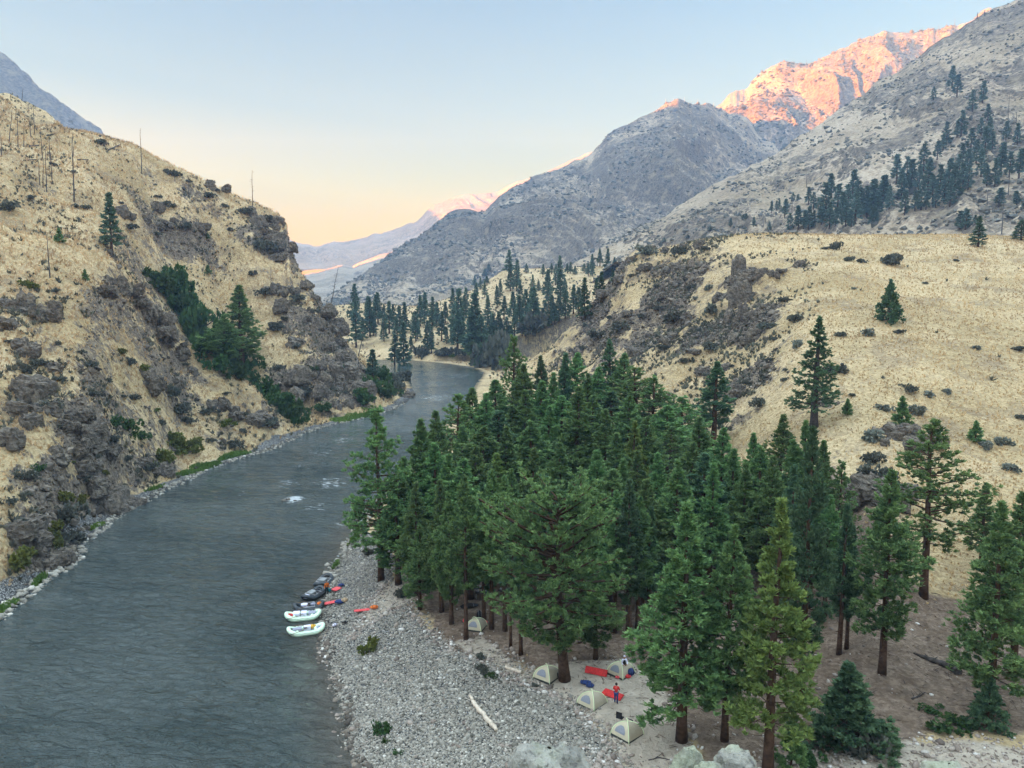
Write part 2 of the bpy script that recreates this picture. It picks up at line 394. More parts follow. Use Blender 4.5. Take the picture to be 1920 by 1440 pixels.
Z2 = Z2-3.0*line_mask(uy([(-100,196),(60,194),(160,196),(235,205)]), 8)
for L, dep, wdt in [([(150,100),(190,128),(230,160),(270,185)], 3.0, 5), ([(330,152),(330,170),(320,188)], 2.5, 4), ([(60,100),(60,125),(80,150)], 2.2, 4), ([(250,130),(290,150),(330,172),(390,190)], 2.4, 4),
                    ([(430,168),(440,182),(455,196)], 2.5, 4), ([(620,226),(625,245),(600,262)], 2.5, 4), ([(560,225),(560,245),(540,265)], 2.5, 4), ([(350,250),(330,270),(300,290)], 2.5, 6), ([(480,265),(440,285),(400,300)], 2.5, 6),
                    ([(1150,235),(1230,228),(1330,205),(1400,205)], 2.0, 5), ([(1250,180),(1330,185),(1400,180)], 1.6, 5), ([(1100,235),(1160,262),(1230,255)], 2.2, 5)]:
    Z2 = Z2-dep*line_mask(uy(L), wdt)
U2 = 960+FPX*A2
# sheer edges: cliff end of the left ridge, knob behind it
cap = np.where(U2 > 547, 47.5-(U2-550)*1.35, 1e6)
Z2 = np.where((Y2 > 302) & (Y2 < 430), np.minimum(Z2, cap+1e5*sstep(330, 302, Y2)*0+40*sstep(318, 302, Y2)), Z2)
Z2 = Z2+1.2*np.exp(-((U2-515)/30)**2-((Y2-332)/13)**2)
Z2 = np.where((Y2 > 335) & (U2 > 131), np.minimum(Z2, np.maximum(.200*Y2+36-.25*(U2-131), 60)+60*sstep(352, 335, Y2)), Z2)
kz = np.interp(U2, [-160, 0, 60, 85, 112, 128], [CAMZ+372*q for q in (.33, .268, .253, .245, .232, .215)])
kw = np.exp(-((Y2-374)/20)**2)*(U2 < 131)
Z2 = Z2*(1-kw)+np.maximum(Z2, kz)*kw
SLX = np.gradient(Z2, axis=0)/np.gradient(X2, axis=0); SLY = np.gradient(Z2, axis=1)/np.gradient(Y2, axis=1)
slope = np.hypot(SLX, SLY)
rock = blob_mask([(u, v, ru*.85, rv*.85, w*(.92 if u < 470 else 1.55 if u < 690 else 1.15)) for u, v, ru, rv, w in rock_blobs], Z2)*(.30+1.05*fbm(X2/24, Y2/8, Z2/10, 5, 19))
green = blob_mask(green_blobs, Z2)
lvl = lambda L, z=2.0: [on_level(u, v, z) for u, v in L]
bar_poly = lvl([(590,1120),(618,1040),(665,985),(715,985),(742,1060),(735,1100),(800,1190),(850,1235),(930,1250),(1010,1290),(1085,1335),(1130,1385),(1165,1440),(1200,1560),(640,1560)], 1.6)
bar2 = lvl([(1100,1400),(1300,1440),(1500,1412),(1660,1385),(1800,1395),(1930,1420),(2000,1560),(1200,1560)], 3)
sand1 = lvl([(660,1175),(700,1120),(755,1085),(790,1100),(775,1140),(720,1150)], 1.6)
sand2 = lvl([(985,1255),(1080,1238),(1180,1245),(1240,1290),(1300,1400),(1240,1470),(1180,1450),(1140,1380),(1080,1320),(1010,1285),(900,1240),(850,1200),(900,1190)], 2.7)
forest = lvl([(720,1040),(770,1140),(870,1225),(960,1235),(1060,1255),(1190,1250),(1330,1420),(1560,1430),(1750,1375),(1960,1390),(2100,1200),(1900,1160),(1700,1140),(1560,1000),(1300,960),(1100,900),(900,880),(780,930)], 3.2)
cob = np.maximum(sstep(-1.5, 1.5, poly_sd(X2, Y2, bar_poly)), .40*sstep(-1.5, 1.5, poly_sd(X2, Y2, bar2)))
sand = np.maximum(.95*sstep(-1.5, 1.5, poly_sd(X2, Y2, sand1)), sstep(-1.2, 1.2, poly_sd(X2, Y2, sand2)))
sand = np.maximum(sand, .75*sstep(-1.5, 1.5, poly_sd(X2, Y2, bar2)))
sand = np.maximum(sand, blob_mask(sand_blobs, Z2))
dirt = sstep(-3, 3, poly_sd(X2, Y2, forest))*(1-.4*(X2 < -8))
cob = np.maximum(cob*(1-.85*sand), sstep(5, 1.5, sdr)*(X2 < -24)*(Y2 < 300)*.9*(sdr > 0))
beach_flat = np.clip(cob+sand+dirt, 0, 1)*(X2 > -25)
land_n = fbm(X2/26, Y2/26, 0, 4, 9)
scree_poly = [at(u, v, Y)[:2] for u, v, Y in [(955,700,318),(1060,620,292),(1165,488,276),(1260,462,264),(1375,448,258),(1430,520,212),(1530,505,212),(1500,545,190),(1440,620,172),(1480,720,142),(1380,790,140),(1250,730,180),(1100,720,220),(1000,700,280)]]
rock = rock+.42*sstep(-9, 9, poly_sd(X2, Y2, scree_poly))*(.75+.6*fbm(X2/15, Y2/15, Z2/9, 4, 23))+.25*sstep(.8, 1.6, slope)+.34*fbm(X2/34, Y2/11, Z2/20, 5, 21)*sstep(.12, .5, slope)*(X2 < 60)
rock = rock*(1-beach_flat)*(1-np.clip(green, 0, 1)*.8)
bench = sstep(215, 150, 0*X2)*0
rk = np.clip(rock, 0, 1.1)
cliffy = blob_mask([(530,440,24,56,1.),(600,620,40,60,1.),(640,700,36,60,1.),(630,760,40,26,1.),(1390,540,26,46,1.),(1440,522,60,18,.9),(1240,475,80,24,.8),(330,420,50,24,.8),(220,560,40,40,.8),(120,215,24,20,1.),(230,945,34,30,.9),(285,610,36,40,.9),(150,800,60,24,.8),(60,1040,40,30,.8),(90,640,50,24,.7),(60,760,50,24,.7),(330,700,30,30,.7),(100,900,40,26,.6),(480,765,40,30,.6),(1650,925,24,36,.8)], Z2)
# relief
det = .22*fbm(X2/9, Y2/9, 0, 5, 31)*(1-.8*beach_flat)+1.6*land_n*sstep(.1, .4, slope)*(1-beach_flat)*np.where(X2 > 20, .35, 1)+2.6*(ridged(X2/62+.3*land_n, Y2/17+.4*land_n, 0, 4, 33)-.55)*sstep(.2, .55, slope)*(1-beach_flat)*np.clip(1-(U2-1300)/250, .12, 1)
strata = ridged(X2/11+.25*Z2/6, Y2/13, Z2/5, 4, 41)
det = det+rk*(-.8+1.7*strata+1.1*ridged(X2/3.4, Y2/3.4, Z2/3, 3, 51)-.2)*np.clip(.5+Y2/400, .5, 1.4)+cliffy*(3.2*ridged(X2/9, Y2/9, Z2/5, 4, 45)+1.2*ridged(X2/3, Y2/3, Z2/2.2, 3, 46)-1.2)
det = det*sstep(0, 9, sdr)
near_gut = .06*fbm(X2/1.7, Y2/1.7, 0, 3, 61)
s_b = sstep(0, 7, sdr)
Zl = (1-s_b)*(.10*np.maximum(sdr, 0)+.02)+s_b*np.maximum(Z2, .35+.02*np.minimum(sdr, 60))+det+near_gut
Zl = np.where(sdr > 0, np.maximum(Zl, .03), -.12*np.abs(sdr)-.05)
Zl = np.maximum(Zl, -2.2)
Z2 = Zl
# bring the left skyline to its measured height (whole crest belt moves, fine relief stays)
sky_u = np.array([-150, 0, 60, 110, 128, 140, 190, 267, 330, 400, 450, 500, 530, 543]); sky_v = np.array([110, 150, 172, 195, 215, 241, 248, 270, 305, 340, 366, 386, 402, 425])
el = np.arctan((720-sky_v)/FPX)-PITCH
tgt = np.interp(U2[:, 0], sky_u, np.tan(el))
jy = (gY > 255) & (gY < 410)
cur = ((Z2[:, jy]-CAMZ)/Y2[:, jy]).max(1)
dt = tgt-cur; ker = np.hanning(13); ker /= ker.sum(); dt = np.convolve(np.pad(dt, 6, 'edge'), ker, 'valid')
far_w = np.where(U2 < 133, sstep(318, 352, Y2)*sstep(470, 400, Y2), sstep(225, 300, Y2)*sstep(470, 380, Y2))
Z2 = Z2+(dt[:, None]*Y2)*far_w*sstep(-190, -140, U2)*sstep(552, 540, U2)
jb = (gY > 205) & (gY < 300)
e2 = (Z2[:, jb]-CAMZ)/Y2[:, jb]; cur2 = e2.max(1)
tg2 = np.interp(U2[:, 0], [1160, 1180, 1250, 1300, 1380, 1440, 1600, 1800, 1920, 2100], np.tan(np.arctan((720-np.array([482, 476, 463, 452, 440, 438, 441, 440, 446, 450]))/FPX)-PITCH))
d2_ = np.convolve(np.pad(tg2-cur2, 10, 'edge'), np.hanning(21)/np.hanning(21).sum(), 'valid')
Z2 = Z2+d2_[:, None]*Y2*sstep(190, 245, Y2)*sstep(330, 285, Y2)*sstep(1165, 1230, U2)
wet = sstep(2.2, .2, sdr)*(sdr > -3)
slope2 = np.hypot(np.gradient(Z2, axis=0)/np.gradient(X2, axis=0), np.gradient(Z2, axis=1)/np.gradient(Y2, axis=1))
rock = rock+.35*cliffy+.30*sstep(.9, 1.8, slope2)*(1-beach_flat)*(1-np.clip(green, 0, 1))
def gz(x, y):
    a = x/y
    return float(bil(Z2, np.array([(a+.95)/1.90*(NA-1)]), np.array([(math.log(y)-math.log(24))/(math.log(1000)-math.log(24))*(NY-1)]))[0])
def sample(G, x, y):
    return bil(G, (x/y+.95)/1.90*(NA-1), (np.log(y)-math.log(24))/(math.log(1000)-math.log(24))*(NY-1))
m_land = land_material('dry_hillside', dark=.9)
land = link('terrain', new_mesh('terrain', np.stack([X2, Y2, Z2], -1).reshape(-1, 3), grid_faces(NA, NY)[:, ::-1], [m_land], smooth=True,
            attrs=dict(rock=rock, green=green, sand=sand, cobble=cob, dirt=dirt, wet=wet)))
tag(land, 'dry grassy canyon slopes and cobble bar on both banks of the river', 'terrain', kind='structure')
PATCHES = [(Y2, Z2, -.95, .95)]

# ------------------------------------------------------------------ far mountains (each one a polar patch of real size)
m_mtn = land_material('mountain_side', far=True, s=.16, tan=(.40,.325,.225), dark=.72)
m_mtn2 = land_material('far_mountain_side', far=True, s=.07, tan=(.40,.31,.22), dark=.9)
def mountain(name, ridge, foot, na, nt, p, amp, L, seed, mtl, label, rockb=.35, rough=1.0, back=.3):
    rg = []
    for (u, v, Y) in ridge: x, y, z = at(u, v, Y); rg.append((x/y, y, z))
    rg = np.array(rg); ft = np.array([((u-960)/FPX, Y, z) for (u, z, Y) in foot])
    a = np.linspace(rg[0, 0], rg[-1, 0], na)
    Yr, Zr = np.interp(a, rg[:, 0], rg[:, 1]), np.interp(a, rg[:, 0], rg[:, 2])
    ker = np.hanning(9); ker /= ker.sum()
    sm = lambda q: np.convolve(np.pad(q, 4, 'edge'), ker, 'valid')
    Zr = sm(Zr)+fbm(a*Yr/(L*.25), 0*a, 0, 4, seed+7)*amp*.20*rough
    Yf, Zf = np.interp(a, ft[:, 0], ft[:, 1]), np.interp(a, ft[:, 0], ft[:, 2])
    t = np.concatenate([np.linspace(0, 1, nt), 1+np.linspace(.02, 1, 24)*back])
    T, A = np.meshgrid(t, a, indexing='xy'); T = T; 
    T, A = np.meshgrid(t, a)
    Yg = Yf[:, None]+(Yr-Yf)[:, None]*T
    tt = np.minimum(T, 1)
    Zg = Zf[:, None]+(Zr-Zf)[:, None]*tt**p
    Zg = np.where(T > 1, Zg-(Zr-Zf)[:, None]*(T-1)*1.1, Zg)
    S = A*Yr[:, None]
    w = fbm(S/(L*1.3), Yg/(L*1.3), 0, 3, seed)*.6
    gul = ridged(S/L+w+(Yg-Yf[:, None])/L*.45, Yg/(L*2.6), 0, 5, seed+1)
    env = np.sin(PI*np.clip(tt, 0, 1)**.8)**.8*(T <= 1)
    Zg = Zg+amp*env*gul+amp*.13*ridged(A*Yg/(L*.2), Yg/(L*.3), 0, 5, seed+3)*np.clip(env+.1, 0, 1)
    Xg = A*Yg
    sl = np.hypot(np.gradient(Zg, axis=0)/(np.gradient(Xg, axis=0)+1e-6), np.gradient(Zg, axis=1)/(np.gradient(Yg, axis=1)+1e-6))
    rk_ = rockb+.35*fbm(Xg/(L*.5), Yg/(L*.5), Zg/(L*.5), 4, seed+5)+.25*sstep(.7, 1.4, sl)-.25*sstep(.15, -.2, gul)
    o = link(name, new_mesh(name, np.stack([Xg, Yg, Zg], -1).reshape(-1, 3), grid_faces(na, len(t))[:, ::-1], [mtl], smooth=True, attrs=dict(rock=rk_)))
    tag(o, label, 'mountain', kind='structure')
    PATCHES.append((Yg, Zg, a[0], a[-1]))
    return o
mountain('mountain_side', [(1060,500,800),(1150,455,830),(1230,412,860),(1300,372,900),(1380,330,940),(1480,272,1000),(1560,215,1020),(1640,158,1040),(1710,112,1040),(1780,66,1040),(1840,30,1040),(1900,0,1040),(2000,-60,1040),(2150,-150,1040)],
         [(1060,30,600),(1150,60,560),(1300,62,480),(1500,60,420),(1700,58,380),(1900,58,360),(2150,60,350)], 620, 420, 1.45, 15, 95, 3, m_mtn,
         'steep grassy mountainside with scattered rock and pines on the right', .50)
mountain('middle_mountain', [(560,605,1350),(643,548,1450),(687,516,1500),(738,476,1560),(800,432,1620),(850,402,1680),(880,391,1700),(910,390,1720),(950,362,1760),(1033,320,1830),(1100,284,1900),(1160,240,1950),(1200,214,1980),(1240,195,2000),(1272,190,2010),(1300,199,2050),(1350,204,2120),(1400,220,2180),(1450,244,2230),(1490,262,2260),(1560,300,2300),(1700,380,2350)],
         [(560,0,900),(700,0,950),(1000,0,1020),(1300,20,1050),(1700,60,1100)], 620, 360, 1.12, 62, 250, 13, m_mtn,
         'blue shaded mountain with ribbed slopes above the river bend', .66)
mountain('sunlit_mountain', [(1230,330,2464),(1300,240,2464),(1360,193,2464),(1400,160,2479),(1440,125,2502),(1480,108,2526),(1520,115,2541),(1560,95,2556),(1600,75,2580),(1640,63,2618),(1700,60,2633),(1760,52,2656),(1820,36,2680),(1860,20,2695),(1960,-20,2695),(2100,-60,2695)],
         [(1230,200,1925),(1500,350,1964),(1800,420,2002),(2100,420,2002)], 520, 320, 1.05, 75, 330, 23, m_mtn2,
         'high mountain face glowing orange in the low sun', .5)
mountain('far_ridge', [(470,458,4700),(548,451,4700),(573,458,4700),(597,462,4700),(627,455,4700),(667,452,4700),(700,436,4650),(713,438,4650),(750,425,4600),(777,420,4550),(797,402,4500),(810,387,4500),(853,368,4450),(893,363,4400),(933,358,4400),(1033,318,4300),(1100,290,4300),(1250,250,4300)],
         [(470,150,3500),(800,160,3500),(1250,180,3500)], 460, 200, 1.0, 55, 340, 33, m_mtn2,
         'distant hazy ridge with its crest catching pink sunlight', .4)
mountain('sunlit_hill', [(480,520,2700),(560,514,2700),(600,508,2700),(640,497,2720),(660,500,2740),(690,487,2760),(720,475,2780),(745,468,2800),(800,455,2850),(900,450,2900)],
         [(480,0,1900),(700,0,1900),(900,0,1950)], 260, 140, .9, 16, 160, 43, m_mtn,
         'low grassy hill lit orange by a gap of sunlight far up the valley', .12)
# the long western ridge whose shadow fills the valley
wr = [(-2000,-2500,800),(-1900,-1200,800),(-1800,0,790),(-1750,800,770),(-1640,1500,745),(-1540,2000,715)]+[at(u, v, Y) for u, v, Y in [(0,105,2250),(30,122,2260),(62,150,2280),(95,172,2300),(118,186,2310),(150,214,2330),(172,232,2345),(190,246,2360),(240,345,2400),(330,490,2450),(430,560,2500)]]
wr = np.array(wr); ls = np.r_[0, np.cumsum(np.linalg.norm(np.diff(wr[:, :2], axis=0), axis=1))]
q = np.unique(np.r_[np.linspace(0, ls[6], 220), np.linspace(ls[6], ls[-1], 260)])
cxl = np.stack([np.interp(q, ls, wr[:, k]) for k in range(3)], -1)
tg = np.gradient(cxl[:, :2], axis=0); tg = np.stack([np.convolve(np.pad(tg[:, k], 20, 'edge'), np.ones(41)/41, 'valid') for k in (0, 1)], -1)
tg /= np.linalg.norm(tg, axis=1)[:, None]; nr = np.stack([tg[:, 1], -tg[:, 0]], -1)
off = np.linspace(-1, 1, 161); D = off[None]*np.where(off > 0, 950, 260)[None]*np.clip(cxl[:, 2:3]/650, .1, 1)
VX = cxl[:, None, 0]+nr[:, None, 0]*D; VY = cxl[:, None, 1]+nr[:, None, 1]*D
env = np.sin(PI*np.abs(off))[None]
VZ = (cxl[:, 2]+fbm(q/60, 0*q, 0, 5, 77)*17)[:, None]*(1-np.abs(off)[None])**1.1-20*np.abs(off)[None]+env*55*np.clip(cxl[:, 2:3]/600, .1, 1)*ridged(q[:, None]/230+.5*np.abs(off)[None], np.abs(off)[None]*1.5+0*q[:, None], 0, 5, 78)
o = link('western_mountain', new_mesh('western_mountain', np.stack([VX, VY, VZ], -1).reshape(-1, 3), grid_faces(len(q), len(off)), [m_mtn2], smooth=True, attrs=dict(rock=np.full(VX.size, .95))))
tag(o, 'dark blue mountain ridge behind the left hillside, in its own shadow', 'mountain', kind='structure')
mountain('unseen_shade_mountain', [(60,330,3400),(120,318,3500),(170,305,3700),(205,300,3900),(240,305,4150),(300,350,4400),(380,430,4500)],
         [(60,0,2800),(250,0,3100),(380,0,3500)], 120, 80, 1.0, 30, 400, 53, m_mtn2, 'unseen mountain added behind the left hillside to shade the far valley', .5)  # added out of view so its shadow covers the lower far ridge
# one ground sheet out to the horizon, below everything else
gm = new_mesh('ground', np.array([[-2850, -2650, -6], [2700, -2650, -6], [2700, 5100, -6], [-2850, 5100, -6]], float), np.array([[0, 1, 2, 3]]), [m_mtn2])
tag(link('ground', gm), 'dry valley floor reaching to the horizon', 'ground', kind='structure')

# ------------------------------------------------------------------ water
wa = np.linspace(-.95, .3, 420); wy = np.exp(np.linspace(math.log(20), math.log(520), 420))
WA, WY = np.meshgrid(wa, wy, indexing='ij'); WX = WA*WY
foam = np.zeros_like(WX)
for (u, v, ru, rv, w) in [(550,936,26,8,1.1),(600,950,60,16,.62),(620,905,60,20,.66),(540,905,60,16,.6),(450,925,40,12,.5),(600,850,60,18,.6),(640,825,50,12,.6),(560,875,60,14,.55),(640,980,40,16,.55),(820,745,60,16,.62),(860,705,50,14,.55),
                          (250,955,60,5,.5),(330,915,50,5,.5),(500,848,40,4,.75),(60,1115,60,6,.55),(700,790,40,8,.55),(275,1105,14,3,.6)]:
    x, y = on_level(u, v, 0); rx = metres(ru, y, 0); ry = abs(on_level(u, v-rv, 0)[1]-y)
    foam = np.maximum(foam, (w+.10)*np.exp(-((WX-x)/rx)**2-((WY-y)/ry)**2))
dbank = poly_sd(WX, WY, river)
foam = np.maximum(foam, .74*sstep(1.3, .1, dbank)*(WX < -24)*(dbank > -1)*(WY < 260))
m_water, nt = mat('river_water'); k = N(nt); p = k.pos()
dirv = k.mapping(p, (1, 1, 1), (0, 0, .30))
w1 = k.noise(k.mapping(dirv, (.50, 1.0, 1)), 1.25, 4, .62, .5)
w2 = k.noise(k.mapping(dirv, (.50, 1.0, 1)), .55, 3, .55, .8)
w3 = k.noise(k.mapping(dirv, (.5, 1, 1)), .06, 4, .6, .6)
hgt = k.math('ADD', k.math('MULTIPLY', w1, .9), k.math('MULTIPLY', w2, 1.3))
fo = k.rng(k.math('ADD', k.attr('foam'), k.math('MULTIPLY', k.math('SUBTRACT', k.noise(k.mapping(dirv, (.40, 1, 1)), 1.1, 6, .72, .8), .5), 1.9)), .70, 1.0)
shal = k.attr('shallow')
base = k.mix(k.rng(w3, .35, .65), (.026, .042, .042), (.062, .080, .078))
base = k.mix(shal, base, (.085, .072, .055))
base = k.mix(fo, base, (.50, .54, .56))
rgh = k.math('ADD', k.math('ADD', .07, k.math('MULTIPLY', k.attr('calm'), -.02)), k.math('MULTIPLY', fo, .5))
wb = k.bsdf(base, rgh, k.bump(hgt, .6, 1.35), .5)
k.l(k.math('MULTIPLY', .95, k.math('SUBTRACT', 1.0, k.math('MULTIPLY', k.attr('calm'), .84))), [q for q in nt.nodes if q.type == 'BUMP'][0].inputs['Strength'])
nt.nodes[wb.node.name].inputs['IOR'].default_value = 1.33
k.out(wb)
wat = link('water', new_mesh('water', np.stack([WX, WY, .045*fbm(WX/3.2+WY*.25, WY/1.3, 0, 3, 88)*sstep(0, 3, dbank)], -1).reshape(-1, 3), grid_faces(420, 420)[:, ::-1], [m_water], smooth=True, attrs=dict(foam=foam, calm=sstep(165, 250, WY), shallow=.65*sstep(5.5, .3, dbank)*(WX > -30)*(WY < 130))))
tag(wat, 'grey green river running up the canyon with small riffles', 'river', kind='structure')

# ------------------------------------------------------------------ sky, sun and air
SUN_EL, SUN_K = math.radians(6.9), .30
sd = Vector((-1, -SUN_K, math.tan(SUN_EL)*math.hypot(1, SUN_K))).normalized()
sl = bpy.data.lights.new('sun', 'SUN'); so = bpy.data.objects.new('sun', sl); col.objects.link(so)
so.rotation_euler = sd.to_track_quat('Z', 'Y').to_euler(); sl.energy = 5; sl.color = (1, .29, .0); sl.angle = math.radians(.55)
wd = bpy.data.worlds.new('World'); sc.world = wd; wd.use_nodes = True
k = N(wd.node_tree); bg = wd.node_tree.nodes['Background']
sky = k.n('ShaderNodeTexSky'); sky.sky_type = 'NISHITA'; sky.sun_disc = False
sky.sun_elevation = SUN_EL; sky.sun_rotation = math.atan2(sd.x, sd.y); sky.altitude = 800; sky.air_density = 1.0; sky.dust_density = 0.8; sky.ozone_density = 2.0
# warm low band at the horizon, unseen dome overhead brightened to fill shaded land
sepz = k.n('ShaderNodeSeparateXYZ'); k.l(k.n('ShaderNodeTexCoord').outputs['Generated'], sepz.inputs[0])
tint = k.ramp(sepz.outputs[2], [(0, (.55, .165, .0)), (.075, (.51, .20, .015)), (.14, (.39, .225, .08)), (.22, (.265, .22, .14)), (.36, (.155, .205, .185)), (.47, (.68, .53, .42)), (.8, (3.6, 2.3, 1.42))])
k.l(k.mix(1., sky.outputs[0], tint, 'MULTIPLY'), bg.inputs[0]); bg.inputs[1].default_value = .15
hz, nt = mat('valley_haze'); k = N(nt)
pv = k.n('ShaderNodeVolumePrincipled'); pv.inputs['Color'].default_value = (.34, .56, .90, 1); pv.inputs['Density'].default_value = .00018; pv.inputs['Anisotropy'].default_value = .1
oo = k.n('ShaderNodeOutputMaterial'); k.l(pv.outputs[0], oo.inputs['Volume'])
mb = MB(); mb.V.append(np.array([[x, y, z] for z in (-12, 1040) for y in (-2700, 5150) for x in (-2900, 2750)], float)); mb.n = 8
mb.F4.append(np.array([[0, 2, 3, 1], [4, 5, 7, 6], [0, 1, 5, 4], [2, 6, 7, 3], [0, 4, 6, 2], [1, 3, 7, 5]]))
hb = mb.build('haze', hz); tag(hb, 'thin blue morning haze filling the whole canyon', 'haze', kind='stuff')
sc.view_settings.view_transform = 'Standard'; sc.view_settings.look = 'None'; sc.view_settings.gamma = 1; sc.view_settings.exposure = 3.68
sc.cycles.max_bounces = 6; sc.cycles.diffuse_bounces = 3; sc.cycles.glossy_bounces = 2; sc.cycles.transmission_bounces = 3; sc.cycles.volume_bounces = 1
sc.cycles.use_denoising = True
# ------------------------------------------------------------------ plants
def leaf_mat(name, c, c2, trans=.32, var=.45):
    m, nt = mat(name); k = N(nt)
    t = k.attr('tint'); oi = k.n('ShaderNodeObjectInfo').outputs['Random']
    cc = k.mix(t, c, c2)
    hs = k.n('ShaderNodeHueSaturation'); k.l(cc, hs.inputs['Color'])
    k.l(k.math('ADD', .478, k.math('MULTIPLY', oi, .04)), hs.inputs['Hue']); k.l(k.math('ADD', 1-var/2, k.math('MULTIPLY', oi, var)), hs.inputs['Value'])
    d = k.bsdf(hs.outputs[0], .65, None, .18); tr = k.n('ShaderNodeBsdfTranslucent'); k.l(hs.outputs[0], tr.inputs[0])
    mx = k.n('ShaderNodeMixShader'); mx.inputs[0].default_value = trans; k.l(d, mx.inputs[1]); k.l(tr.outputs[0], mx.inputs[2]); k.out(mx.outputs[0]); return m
m_needle = leaf_mat('pine_needles', (.085, .165, .070), (.230, .360, .130))
m_needle_br = leaf_mat('bright_pine_needles', (.110, .185, .055), (.270, .380, .110), var=.2)
m_needle_dk = leaf_mat('dark_pine_needles', (.062, .130, .075), (.150, .250, .125), var=.4)
m_fir = leaf_mat('fir_needles', (.062, .115, .082), (.13, .21, .13), .15, .4)
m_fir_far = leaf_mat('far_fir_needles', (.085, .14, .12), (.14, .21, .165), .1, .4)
m_green = leaf_mat('willow_leaves', (.035, .085, .030), (.085, .150, .050), .25, .4)
m_olive = leaf_mat('olive_shrub_leaves', (.085, .110, .030), (.20, .215, .055), .25, .3)
m_grey = leaf_mat('dark_shrub_leaves', (.070, .080, .068), (.165, .172, .140), .15, .4)
m_sage = leaf_mat('sagebrush_leaves', (.13, .15, .13), (.27, .29, .24), .15, .3)
m_dry = leaf_mat('dry_grass_blades', (.45, .33, .175), (.72, .555, .31), .2, .3)
m_turf = leaf_mat('green_grass_blades', (.07, .15, .03), (.16, .27, .055), .3, .2)
m_bark = simple('pine_bark', (.085, .052, .036), .9, .35, 3, .1, 0, .05)
m_bark_grey = simple('grey_bark', (.075, .065, .062), .9, .3, 3, .1, 0, .05)
m_dead = simple('dead_wood', (.085, .080, .080), .9, .3, 3, .1, 0, .03)
m_silver = simple('silver_dead_wood', (.36, .34, .31), .9, .25, 4, .1, 0, .03)

def spray(C, D, n, length, width, rs, spread=.9, out_tint=None, tint_v=.35):
    """n narrow leaf faces at each centre C, fanning about direction D"""
    m = len(C)
    d = D[:, None]+rs.normal(0, spread*.6, (m, n, 3)); d /= np.linalg.norm(d, axis=2)[..., None]+1e-9
    w = np.cross(d, rs.normal(0, 1, (m, n, 3))); w /= np.linalg.norm(w, axis=2)[..., None]+1e-9
    L = (length if np.isscalar(length) else length[:, None])*rs.uniform(.6, 1.15, (m, n)); W = width*rs.uniform(.7, 1.3, (m, n))
    b = C[:, None]+rs.normal(0, .10, (m, n, 3))*(L[..., None])
    V = np.stack([b-w*W[..., None]*.35, b+w*W[..., None]*.35, b+d*(L*.55)[..., None]+w*(W*.62)[..., None], b+d*L[..., None], b+d*(L*.55)[..., None]-w*(W*.62)[..., None]], 2)
    V = V.reshape(-1, 3); k = np.arange(m*n)[:, None]*5
    F = np.concatenate([k+np.array([[0, 1, 2, 4]])]), k+np.array([[4, 2, 3]])
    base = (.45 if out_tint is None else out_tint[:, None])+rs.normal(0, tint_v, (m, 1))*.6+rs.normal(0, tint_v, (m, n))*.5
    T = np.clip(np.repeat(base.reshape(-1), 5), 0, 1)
    return V, F, T

